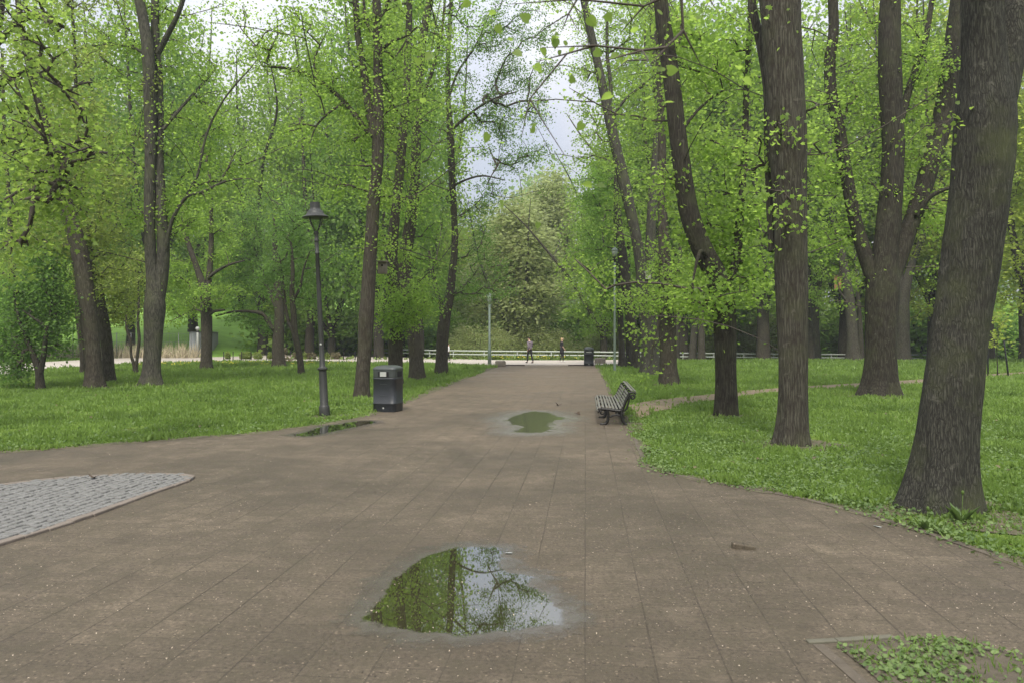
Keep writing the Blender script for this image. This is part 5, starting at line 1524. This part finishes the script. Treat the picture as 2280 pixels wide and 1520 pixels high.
def person(loc, rz, h, label, top, legs, shoes, hair_mat, female=False, stride=.22, arm_fwd=.05, head_dx=0.0, dress=False, bend=0.0, head_turn=0.0):
    """local: faces +Y, height 1.75 scaled to h"""
    root = empty("person", loc, rz); root.scale = (h / 1.75,) * 3; tag(root, label, "person")
    ay, hz = stride, .90
    sh = .165 if female else .19
    def legp(s, f):   # hip, knee, ankle, heel/ball
        return [(s * .085, 0, hz), (s * .09, f * .5 + .045, .50), (s * .09, f - .03, .10)]
    armL = [(-sh, 0, 1.40), (-sh - .04, -.03 - arm_fwd, 1.12), (-sh - .02, .09 - arm_fwd, .90)]
    armR = [(sh, 0, 1.40), (sh + .04, -.03 + arm_fwd, 1.12), (sh + .02, .12 + arm_fwd, .91)]
    torso = [(0, 0, .95), (0, .0, 1.10), (0, .01 + bend * .4, 1.27), (0, bend * .7, 1.40)]
    # body: one continuous surface
    vs, es, rs = [], [], []
    e = chain(vs, es, rs, torso + [(0, .01 + bend, 1.49), (head_dx, .035 + bend * 1.4, 1.57), (head_dx, .04 + bend * 1.5, 1.65), (head_dx, .03 + bend * 1.5, 1.71)],
              [(.13, .10), (.115, .09), (.14, .10), (.13, .09), .052, .070, (.078, .09), .058])
    for s, f in ((-1, ay), (1, -ay)):
        chain(vs, es, rs, legp(s, f) + [(s * .09, f + .01, .045), (s * .095, f + .12, .03)], [.085, .055, .038, .04, .032], 0)
    for s, arm in ((-1, armL), (1, armR)):
        a = chain(vs, es, rs, arm, [.05, .042, .027], 3)
        wv = np.array(arm[2]); dirh = wv - np.array(arm[1]); dirh /= np.linalg.norm(dirh)
        palm = wv + dirh * .065
        pi = chain(vs, es, rs, [tuple(palm)], [(.036, .02)], a)
        for k, (dy, ln) in enumerate([(-.026, .06), (-.009, .072), (.009, .068), (.025, .052)]):
            f0 = palm + np.array([0, dy, -.012]) + dirh * .025; f1 = f0 + dirh * ln * .55 + np.array([-s * .006, 0, 0]); f2 = f1 + dirh * ln * .4 + np.array([-s * .018, 0, 0])
            chain(vs, es, rs, [tuple(f0), tuple(f1), tuple(f2)], [.0095, .0088, .0075], pi)
        t0 = wv + dirh * .03 + np.array([-s * .01, .03, 0]); t1 = t0 + dirh * .03 + np.array([-s * .01, .022, 0])
        chain(vs, es, rs, [tuple(t0), tuple(t1)], [.011, .009], a)
    body = skin("body", vs, es, rs, M["skin"], root)
    # face
    b = MB()
    hx, hy = head_dx, .03 + bend * 1.5
    b.tube([(hx, hy + .088, 1.655), (hx, hy + .118, 1.625), (hx, hy + .09, 1.612)], [.011, .016, .012], 8)
    for s in (-1, 1):
        b.lathe([(.002, -.03), (.012, -.02), (.016, 0), (.012, .022), (.002, .03)], c=(hx + s * .083, hy - .005, 1.64), n=8, sx=.5)
    b.build("nose_and_ears", M["skin"], root)
    b = MB()
    for s in (-1, 1): b.lathe([(.002, -.008), (.011, 0), (.002, .008)], c=(hx + s * .032, hy + .083, 1.66), n=10, sy=.6)
    b.build("eyes", M["black"], root)
    b = MB(); b.tube([(hx - .024, hy + .082, 1.585), (hx, hy + .088, 1.583), (hx + .024, hy + .082, 1.585)], [.004, .007, .004], 6); b.build("mouth", plain("lips", (.32, .14, .12), .5, 0, .1, 5, 0), root)
    # trousers
    vs, es, rs = [], [], []
    chain(vs, es, rs, [(0, 0, .93), (0, 0, 1.04)], [(.148, .118), (.135, .105)])
    for s, f in ((-1, ay), (1, -ay)):
        lp = legp(s, f)
        chain(vs, es, rs, [lp[0], tuple((np.array(lp[0]) + np.array(lp[1])) / 2), lp[1], lp[2]], [.098, .085, .066, .052], 0)
    skin("trousers", vs, es, rs, M[legs], root)
    # top
    vs, es, rs = [], [], []
    if dress:
        chain(vs, es, rs, [(0, 0, .55), (0, 0, .75), (0, 0, .95), (0, .0, 1.10), (0, .01, 1.27), (0, 0, 1.40), (0, .01, 1.46)], [(.215, .19), (.20, .165), (.175, .14), (.15, .115), (.158, .12), (.14, .10), (.07, .06)])
        for arm in (armL, armR): chain(vs, es, rs, [arm[0], tuple((np.array(arm[0]) * .3 + np.array(arm[1]) * .7)), arm[1]], [.072, .075, .072], 5)
    else:
        chain(vs, es, rs, [(0, 0, .90), (0, 0, 1.0), (0, .0, 1.12), (0, .01 + bend * .4, 1.27), (0, bend * .7, 1.40), (0, bend, 1.46)], [(.158, .125), (.15, .12), (.142, .115), (.165, .125), (.145, .10), (.068, .06)])
        for arm in (armL, armR): chain(vs, es, rs, list(arm), [.072, .062, .046], 4)
    skin("dress" if dress else "sweater", vs, es, rs, M[top], root)
    for s, f in ((-1, ay), (1, -ay)):
        vs, es, rs = [], [], []
        chain(vs, es, rs, [(s * .09, f - .05, .055), (s * .09, f + .03, .052), (s * .095, f + .13, .035), (s * .095, f + .17, .03)], [(.05, .052), (.05, .05), (.046, .034), (.03, .024)])
        skin("shoe", vs, es, rs, M[shoes], root)
    vs, es, rs = [], [], []
    if female:
        chain(vs, es, rs, [(hx, hy - .03, 1.72), (hx, hy - .045, 1.65), (hx, hy - .055, 1.56), (hx, hy - .05, 1.48)], [(.088, .078), (.105, .085), (.10, .07), (.06, .04)])
    else:
        chain(vs, es, rs, [(hx, hy - .005, 1.725), (hx, hy - .035, 1.68), (hx, hy - .05, 1.62)], [(.08, .085), (.088, .075), (.06, .045)])
    skin("hair", vs, es, rs, M[hair_mat], root)
    return root


p = G(1180, 807.5, zc)
person(p, math.radians(38), 1.58, "person in a purple-grey sweater and black trousers walking away at the end of the walk", "sweater", "black", "black", "hairdark", stride=.2, arm_fwd=.10, bend=.05)
p = G(1251, 805.5, zc)
person(p, math.radians(-80), 1.56, "blonde person in a black dress and white trainers walking past the railing", "black", "black", "whitecloth", "hairblonde", female=True, stride=.14, arm_fwd=.03, dress=True)
p = G(999, 802, zc)
person(p, math.radians(90), 1.15, "person in a white top almost hidden behind the slender dark trunk", "whitecloth", "black", "black", "hairdark", stride=.12)

# ------------------------------------------------------------------ small loose things on the ground
def curled(name, px, py, s, label, cat, mat, z=.006, flat=False):
    p = G(px, py)
    n = 1
    me = leaves(name, np.array([(0.0, 0, 0)]), np.array([s]), np.array([(0.1, -.2, 1.0)]), np.array([(1.0, .3, .0)]), MAPLE if not flat else np.array([(0, 0), (.3, 0), (.34, .6), (.3, 1.0), (-.25, .95), (-.3, .1)]), np.array([.5]), .5 if not flat else .12)
    mm = bpy.data.meshes.new(name); bm = bmesh.new(); bm.from_mesh(me); bmesh.ops.solidify(bm, geom=bm.faces[:], thickness=.004); bm.to_mesh(mm); bm.free()
    o = link(name, mm, mat); o.location = (p[0], p[1], z + (.02 if not flat else .006)); o.rotation_euler = (0, 0, rng.random() * 6)
    tag(o, label, cat)
curled("dead_leaf", 1244, 903, .16, "curled dark dead leaf on the walk beyond the far puddle", "leaf", M["deadleaf"])
curled("dead_leaf", 1283, 922, .13, "dark dead leaf lying right of the far puddle", "leaf", M["deadleaf"])
curled("dead_leaf", 205, 1072, .10, "dark dead leaf on the grey cobbles", "leaf", M["deadleaf"], .03)
curled("paper_scrap", 1960, 1175, .06, "white scrap of paper near the leaning giant's kerb", "paper", M["white"], .006, True)
curled("paper_scrap", 1140, 1234, .05, "tiny white scrap at the back edge of the near puddle", "paper", M["white"], .009, True)
p = G(1655, 1220)
b = MB(); b.box((0, 0, .012), (.17, .09, .05), Matrix.Rotation(.12, 3, "Y") @ Matrix.Rotation(-.2, 3, "Z"), .008)
o = b.build("loose_paver", M["path"]); o.location = p; tag(o, "broken paver edge sticking up on the right of the walk", "paver")

# ------------------------------------------------------------------ bare earth round trunks and along the lawn edge
def soil_patch(x, y, r, seed):
    pts = []
    for k in range(26):
        a = 2 * math.pi * k / 26
        rr = r * (1 + .45 * mnoise.noise(Vector((math.cos(a) * 1.6 + seed, math.sin(a) * 1.6, seed))))
        pts.append((x + math.cos(a) * rr * 1.25, y + math.sin(a) * rr))
    V_ = [(x, y, float(terrain(x, y)) + .012)] + [(q[0], q[1], float(terrain(q[0], q[1])) + .010) for q in pts]
    o = link("soil", np_mesh("soil", np.array(V_), np.array([(0, 1 + k, 1 + (k + 1) % 26) for k in range(26)]), True), M["soil_mix"]); tag(o, kind="structure")
M["soil_mix"] = plain("soil_mix", (0.085, 0.075, 0.042), .95, 0, .45, 7, .7, 30)
for q in [(806, 884, .55), (880, 858, .55), (930, 843, .5), (337, 858, .7), (210, 864, .65), (1762, 990, .62), (1617, 926, .45), (1957, 881, 1.0), (1490, 856, .5), (1447, 833, .5), (722, 926, .5), (90, 867, .4)]:
    g = G(q[0], q[1]); soil_patch(g[0], g[1], q[2], q[0] * .01)
soil_patch(R11[0], R11[1] - .15, .62, 3.3)
def soil_edge(le, sg, win, wout):
    V_ = []
    for i, p in enumerate(le):
        t = le[min(i + 1, len(le) - 1)] - le[max(i - 1, 0)]; t = t / np.linalg.norm(t); nn_ = np.array([-t[1], t[0]]) * sg
        nz_ = mnoise.noise(Vector((p[0] * 1.1, p[1] * 1.1, 5.0))); nz3 = mnoise.noise(Vector((p[0] * 2.7, p[1] * 2.7, 8.0)))
        a_, c_ = p - nn_ * (win + .9 * win * nz3), p + nn_ * (wout * (1 + 1.3 * nz_ + .7 * nz3))
        V_ += [(a_[0], a_[1], .0065), (p[0], p[1], .014), (c_[0], c_[1], .0115)]
    F_ = [(3 * i + k, 3 * i + k + 1, 3 * i + k + 4, 3 * i + k + 3) for i in range(len(le) - 1) for k in (0, 1)]
    o = link("soil_edge", np_mesh("soil_edge", np.array(V_), np.array(F_), True), M["soil_mix"]); tag(o, kind="structure")
def finer(e, n):
    o = []
    for i in range(len(e) - 1):
        for k in range(n): o.append(e[i] * (1 - k / n) + e[i + 1] * k / n)
    return o
soil_edge(finer([p for p in left_edge if 9 < p[1] < 46], 3), 1, .10, .24)
soil_edge(finer([p for p in right_edge if 4.2 < p[1] < 44], 3), 1, .07, .12)

# ------------------------------------------------------------------ ground cover
def scatter(n, x0, x1, y0, y1, wfun=None):
    x = rng.uniform(x0, x1, n); y = rng.uniform(y0, y1, n)
    # inside the camera's wide view only
    k = np.abs(x) < y * 0.85 + 4.5
    return x[k], y[k]


def onlawn(x, y, marg=0.0):
    ok = ~inpoly(PATHP, x, y) & ~inpoly(CROSSP, x, y) & ~inpoly(COBP, x, y)
    f = inpoly(FOOTP, x, y)
    ok &= ~(f & (rng.random(len(x)) < .93))
    return ok


trees_xy = [o.location[:2] for o in bpy.data.objects if o.parent is None and o.get("category") == "tree" and o.location.y < 45]
TX = np.array(trees_xy)
gP, gS, gN, gA, gV = [], [], [], [], []
for (y0, y1, dens, w_) in [(1.5, 4.5, 500, .0), (4.5, 8, 900, .0), (8, 11, 620, .0), (11, 16, 330, 0), (16, 24, 150, 0), (24, 36, 62, 0), (36, 58, 26, 0)]:
    x1 = min(42, y1 * .8 + 4)
    n = int(dens * 2 * x1 * (y1 - y0))
    x, y = scatter(n, -x1, x1, y0, y1)
    ok = onlawn(x, y); x, y = x[ok], y[ok]
    # bare soil patches
    nz = np.array([mnoise.noise(Vector((a * .55, c * .55, 2.0))) for a, c in zip(x, y)])
    dt = np.min(np.hypot(x[:, None] - TX[None, :, 0], y[:, None] - TX[None, :, 1]), axis=1)
    nz2 = np.array([mnoise.noise(Vector((a * 1.9, c * 1.9, 7.0))) for a, c in zip(x, y)])
    keep = rng.random(len(x)) < np.clip(1.0 - .55 * (nz > .42) - .8 * np.exp(-((dt / .55) ** 2)), .03, 1)
    x, y, nz, nz2 = x[keep], y[keep], nz[keep], nz2[keep]
    n = len(x)
    per = 3
    X = np.repeat(x, per) + rng.normal(size=n * per) * (.02 + .0015 * np.repeat(y, per)); Y = np.repeat(y, per) + rng.normal(size=n * per) * (.02 + .0015 * np.repeat(y, per))
    gP.append(np.stack([X, Y, terrain(X, Y) - .005], 1))
    gS.append((.045 + .0022 * Y) * rng.uniform(.5, 1.3, n * per) * (1 + 1.3 * np.repeat(np.clip(nz2, -.4, .5), per)))
    nr = rng.normal(size=(n * per, 3)); nr[:, 2] *= .35
    a = rng.normal(size=(n * per, 3)) * .55; a[:, 2] = 1.0
    gN.append(nr); gA.append(a); gV.append(np.clip(rng.random(n * per) * .8 + .25 * np.repeat(nz, per) + .1, 0, 1))
gP, gS, gN, gA, gV = map(np.concatenate, (gP, gS, gN, gA, gV))
BL = np.array([(.07, 0), (.075, .45), (0, 1.0), (-.07, .4), (-.07, 0)])
BL[:, 0] *= 1.0 + 0
o = link("grass", leaves("grass", gP, gS, gN, gA, BL * np.array([1.9, 1]), gV, .25), M["grass"]); tag(o, kind="stuff")

# broad-leaved ground cover on the near right lawn, left lawn edge and the planted corner
cP, cS, cN, cA, cV = [], [], [], [], []
def cover(x, y, s0, s1, zmax):
    n = len(x)
    cP.append(np.stack([x, y, terrain(x, y) + zmax * rng.random(n) + .005], 1)); cS.append(rng.uniform(s0, s1, n))
    nr = rng.normal(size=(n, 3)) * .55; nr[:, 2] = 1.0; cN.append(nr)
    a = rng.normal(size=(n, 3)); a[:, 2] = .15; cA.append(a); cV.append(rng.random(n))
for (y0, y1, dens) in [(2, 5, 500), (5, 8, 1100), (8, 11, 800), (11, 15, 480), (15, 20, 140)]:
    x1 = y1 * .75 + 3
    x, y = scatter(int(dens * x1 * (y1 - y0)), 0, x1, y0, y1)
    ok = onlawn(x, y) & (x > 0.0959 * y + .8); x, y = x[ok], y[ok]
    nz = np.array([mnoise.noise(Vector((a * .8, c * .8, 9.0))) for a, c in zip(x, y)])
    dk = np.min(np.hypot(x[:, None] - PATHP[None, :, 0], y[:, None] - PATHP[None, :, 1]), axis=1)
    dt = np.min(np.hypot(x[:, None] - TX[None, :, 0], y[:, None] - TX[None, :, 1]), axis=1)
    keep = (rng.random(len(x)) < np.clip(.62 + nz * 1.1, .06, 1) * (.55 + .45 * np.exp(-dk / 2.5))) & (dt > .36)
    x, y = x[keep], y[keep]
    cover(x, y, .018, .044, .06)
x, y = scatter(30000, -16, 2, 10, 20); ok = onlawn(x, y); x, y = x[ok], y[ok]
dk = np.min(np.hypot(x[:, None] - PATHP[None, :, 0], y[:, None] - PATHP[None, :, 1]), axis=1); keep = rng.random(len(x)) < .7 * np.exp(-dk / 1.4); cover(x[keep], y[keep], .03, .06, .06)
# leaves straggling over the right edge
re_ = finer([p for p in right_edge if 4.4 < p[1] < 16], 40)
re_ = np.array(re_); q_ = re_[rng.integers(0, len(re_), 2600)] + rng.normal(size=(2600, 2)) * np.array([.10, .12]) + np.array([.05, .06])
nz = np.array([mnoise.noise(Vector((a * 1.9, c * 1.9, 3.0))) for a, c in q_]); q_ = q_[rng.random(len(q_)) < np.clip(.5 + 1.5 * nz, 0, 1)]
cover(q_[:, 0], q_[:, 1], .016, .042, .045)
# planted corner
mn, mxx = CORP.min(0), CORP.max(0)
n = 9000
x = rng.uniform(mn[0], mxx[0], n); y = rng.uniform(max(mn[1], 2.9), mxx[1], n)
ok = inpoly(CORP, x, y); x, y = x[ok], y[ok]
nz = np.array([mnoise.noise(Vector((a * 2.6, c * 2.6, 4.0))) for a, c in zip(x, y)])
keep = rng.random(len(x)) < np.clip(.42 + nz * 1.6, .03, 1)
cover(x[keep], y[keep], .012, .034, .02)
cP, cS, cN, cA, cV = map(np.concatenate, (cP, cS, cN, cA, cV))
o = link("undergrowth", leaves("undergrowth", cP, cS, cN, cA, LINDEN[::2] if False else SIMPLE * np.array([1.25, 1]), cV, .3), M["cover"]); tag(o, kind="stuff")
# grass in the planted corner
n = 2600
x = rng.uniform(mn[0], mxx[0], n); y = rng.uniform(max(mn[1], 2.9), mxx[1], n); ok = inpoly(CORP, x, y); x, y = x[ok], y[ok]; n = len(x)
nr = rng.normal(size=(n, 3)); nr[:, 2] *= .3; a = rng.normal(size=(n, 3)) * .7; a[:, 2] = 1
o = link("grass", leaves("grass", np.stack([x, y, np.full(n, .008)], 1), rng.uniform(.02, .055, n), nr, a, BL, rng.random(n), .2), M["grass"]); tag(o, kind="stuff")

# dead leaves and bits lying in the lawns
x, y = scatter(5200, -24, 24, 5, 34); ok = onlawn(x, y); x, y = x[ok], y[ok]
nz = np.array([mnoise.noise(Vector((a * .5, c * .5, 12.0))) for a, c in zip(x, y)]); k_ = rng.random(len(x)) < np.clip(.35 + 1.4 * nz, .03, 1); x, y = x[k_], y[k_]; n = len(x)
nr = rng.normal(size=(n, 3)) * .5; nr[:, 2] = 1
o = link("fallen_leaves", leaves("fallen_leaves", np.stack([x, y, terrain(x, y) + .03 + .03 * rng.random(n)], 1), rng.uniform(.03, .07, n), nr, rng.normal(size=(n, 3)), SIMPLE, rng.random(n), .4), M["leaf_brown"]); tag(o, "old brown leaves scattered through the grass", "leaves", None, "stuff")

# plantain-like weeds at the giant's foot: each plant a thing
def rosette(px, py, n, s, label, D=None):
    p = G(px, py)
    a = rng.uniform(0, 6.28, n)
    ax = np.stack([np.cos(a), np.sin(a), rng.uniform(.5, 1.6, n)], 1)
    nr = np.stack([-np.cos(a), -np.sin(a), np.full(n, .6)], 1)
    P0 = np.stack([np.cos(a) * .02, np.sin(a) * .02, np.full(n, .0)], 1)
    root = empty("broadleaf_weed", (p[0], p[1], float(terrain(p[0], p[1])))); tag(root, label, "weed")
    link("leaf_rosette", leaves("leaf_rosette", P0, rng.uniform(.6, 1.1, n) * s, nr, ax, SIMPLE * np.array([.42, 1]), rng.random(n), .35), M["cover"], root)
    b = MB(); b.tube([(0, 0, 0), (.01, 0, s * .7), (.02, .01, s * 1.25)], [.004, .003, .003], 5); b.lathe([(.002, 0), (.012, .01), (.012, .03), (.002, .04)], c=(.02, .01, s * 1.24), n=8); b.build("flower_stalk", M["weed"], root)
rosette(2140, 1165, 13, .20, "tall broad-leaved weed against the right foot of the leaning giant")
rosette(2062, 1180, 16, .13, "low leafy weed in front of the leaning giant's left foot")
rosette(2100, 1192, 12, .11, "small leafy weed in front of the middle of the leaning giant")

# yellow-flowered plants in front of the railing, dandelions on the lawn
n = 2600
x = rng.uniform((640 - CX) / F * 55, (1420 - CX) / F * 55, n); y = 54.3 + 2.6 * rng.random(n)
x2 = rng.uniform((1085 - CX) / F * 55, (1320 - CX) / F * 55, n); x = np.where(rng.random(n) < .7, x2, x)
nr = rng.normal(size=(n, 3)); a = rng.normal(size=(n, 3)) * .6; a[:, 2] = 1
o = link("flowerbed_plants", leaves("flowerbed_plants", np.stack([x, y, terrain(x, y) + .25 * rng.random(n)], 1), rng.uniform(.12, .32, n), nr, a, SIMPLE, rng.random(n), .2), M["weed"]); tag(o, "low yellow-green plants along the foot of the railing", "plants", None, "stuff")
n = 500
x = rng.uniform((1090 - CX) / F * 55, (1310 - CX) / F * 55, n); y = 54.2 + 2.4 * rng.random(n)
P_ = np.stack([x, y, terrain(x, y) + .2 + .22 * rng.random(n)], 1)
x = rng.uniform((300 - CX) / F * 46, (760 - CX) / F * 46, 260); y = 44 + 6 * rng.random(260); ok = onlawn(x, y)
P2 = np.stack([x[ok], y[ok], terrain(x[ok], y[ok]) + .10], 1)
P_ = np.concatenate([P_, P2]); n = len(P_)
o = link("yellow_blossoms", leaves("yellow_blossoms", P_, np.full(n, .075), rng.normal(size=(n, 3)) * .4 + np.array([0, -.4, 1]), rng.normal(size=(n, 3)), RHOMB * np.array([1.3, 1]), rng.random(n), .1), M["flower"]); tag(o, "tiny yellow blossoms in the bed by the railing and on the far lawn", "flowers", None, "stuff")
# dry reeds behind the wire fence
n = 2400
x = rng.uniform((-60 - CX) / F * 58, (428 - CX) / F * 58, n); y = 58.2 + 2.6 * rng.random(n)
nr = rng.normal(size=(n, 3)); nr[:, 2] *= .2; a = rng.normal(size=(n, 3)) * .45; a[:, 2] = 1
o = link("dry_reeds", leaves("dry_reeds", np.stack([x, y, terrain(x, y)], 1), rng.uniform(.35, 1.5, n) ** 1.0, nr, a, np.array([(.02, 0), (.015, .5), (0, 1), (-.015, .5), (-.02, 0)]), rng.random(n), .0), M["reed"]); tag(o, "dry straw-coloured stalks behind the wire fence", "reeds", None, "stuff")

# fallen flecks on the walk
fl = []
for (y0, y1, dens) in [(2.2, 5, 620), (5, 8, 300), (8, 14, 110), (14, 26, 22)]:
    x, y = scatter(int(dens * 12 * (y1 - y0)), -6, 6, y0, y1)
    ok = inpoly(PATHP, x, y) & ~inpoly(COBP, x, y) & ~inpoly(CORP, x, y); x, y = x[ok], y[ok]
    nz = np.array([mnoise.noise(Vector((a * 1.3, c * 1.3, 6.0))) for a, c in zip(x, y)])
    keep = rng.random(len(x)) < np.clip(.45 + nz * .9 + .10 * (x > 0), .08, 1)
    fl.append(np.stack([x[keep], y[keep]], 1))
fl = np.concatenate(fl); n = len(fl)
nr = rng.normal(size=(n, 3)) * .35; nr[:, 2] = 1
o = link("litter", leaves("litter", np.concatenate([fl, np.full((n, 1), .0095)], 1), (.0045 + .009 * rng.random(n) ** 2.2) * (1 + fl[:, 1] * .05), nr, rng.normal(size=(n, 3)) * np.array([1, 1, .15]), RHOMB * np.array([.6, 1]), rng.random(n) ** 1.1, .3), M["litter"]); tag(o, "fallen pale seed flecks and dark bits strewn over the paving", "litter", None, "stuff")

# ------------------------------------------------------------------ hazy air
b = MB(); b.box((0, 265, 27.2), (900, 760, 58.6))
hz, hnt, hout = newmat("haze")
pv_ = N(hnt, "ShaderNodeVolumePrincipled", {"Color": (0.80, 0.84, 0.86, 1), "Density": 0.0008, "Anisotropy": 0.2})
hnt.links.new(pv_.outputs[0], hout.inputs["Volume"])
o = b.build("haze", hz); tag(o, kind="stuff")

# ------------------------------------------------------------------ light, sky, render
SUN_EL, SUN_AZ = math.radians(54), math.radians(-172)      # azimuth measured from +Y towards +X
w = bpy.data.worlds.new("World"); sc.world = w; w.use_nodes = True
nt = w.node_tree
for n in list(nt.nodes): nt.nodes.remove(n)
out = nt.nodes.new("ShaderNodeOutputWorld")
sky = N(nt, "ShaderNodeTexSky", sky_type="NISHITA", sun_disc=False, sun_elevation=SUN_EL, sun_rotation=SUN_AZ, dust_density=2.0, air_density=1.0, ozone_density=1.0)
tc = N(nt, "ShaderNodeTexCoord")
sp = N(nt, "ShaderNodeSeparateXYZ", {0: tc.outputs["Generated"]})
mz = N(nt, "ShaderNodeMath", {0: sp.outputs[2], 1: 0.0}, operation="MAXIMUM")
gz = N(nt, "ShaderNodeMath", {0: mz.outputs[0], 1: 0.96, 2: 0.11}, operation="MULTIPLY_ADD")
cl = N(nt, "ShaderNodeTexNoise", {"Vector": tc.outputs["Generated"], "Scale": 3.0, "Detail": 6.0, "Roughness": 0.55})
cr = ramp(nt, cl.outputs["Fac"], [(0.35, (10.3, 10.5, 11.7)), (0.65, (13.2, 13.2, 13.9))])
ov = N(nt, "ShaderNodeVectorMath", {0: cr.outputs[0], "Scale": gz.outputs[0]}, operation="SCALE")
cm = ramp(nt, cl.outputs["Fac"], [(0.40, 0.72), (0.60, 0.95)])
mx = N(nt, "ShaderNodeMix", {"Factor": cm.outputs[0], 6: sky.outputs[0], 7: ov.outputs[0]}, data_type="RGBA")
bg = N(nt, "ShaderNodeBackground", {"Color": mx.outputs[2], "Strength": 0.10})
nt.links.new(bg.outputs[0], out.inputs[0])
sl = bpy.data.lights.new("sun", "SUN"); sl.energy = 2.1; sl.angle = math.radians(12); sl.color = (1.0, 0.95, 0.86)
so = bpy.data.objects.new("sun", sl); COL.objects.link(so)
dirv = Vector((math.sin(SUN_AZ) * math.cos(SUN_EL), math.cos(SUN_AZ) * math.cos(SUN_EL), math.sin(SUN_EL)))
so.rotation_euler = (-dirv).to_track_quat("-Z", "Y").to_euler(); so.location = dirv * 60
sc.view_settings.view_transform = "Standard"; sc.view_settings.look = "None"
sc.view_settings.exposure = 1.02; sc.view_settings.gamma = 1.0
cy = sc.cycles
cy.max_bounces = 10; cy.diffuse_bounces = 4; cy.transmission_bounces = 6; cy.transparent_max_bounces = 8; cy.glossy_bounces = 3
cy.caustics_reflective = False; cy.caustics_refractive = False
cy.sample_clamp_indirect = 6.0
cy.volume_bounces = 0
cy.volume_step_rate = 8.0
cy.volume_max_steps = 24
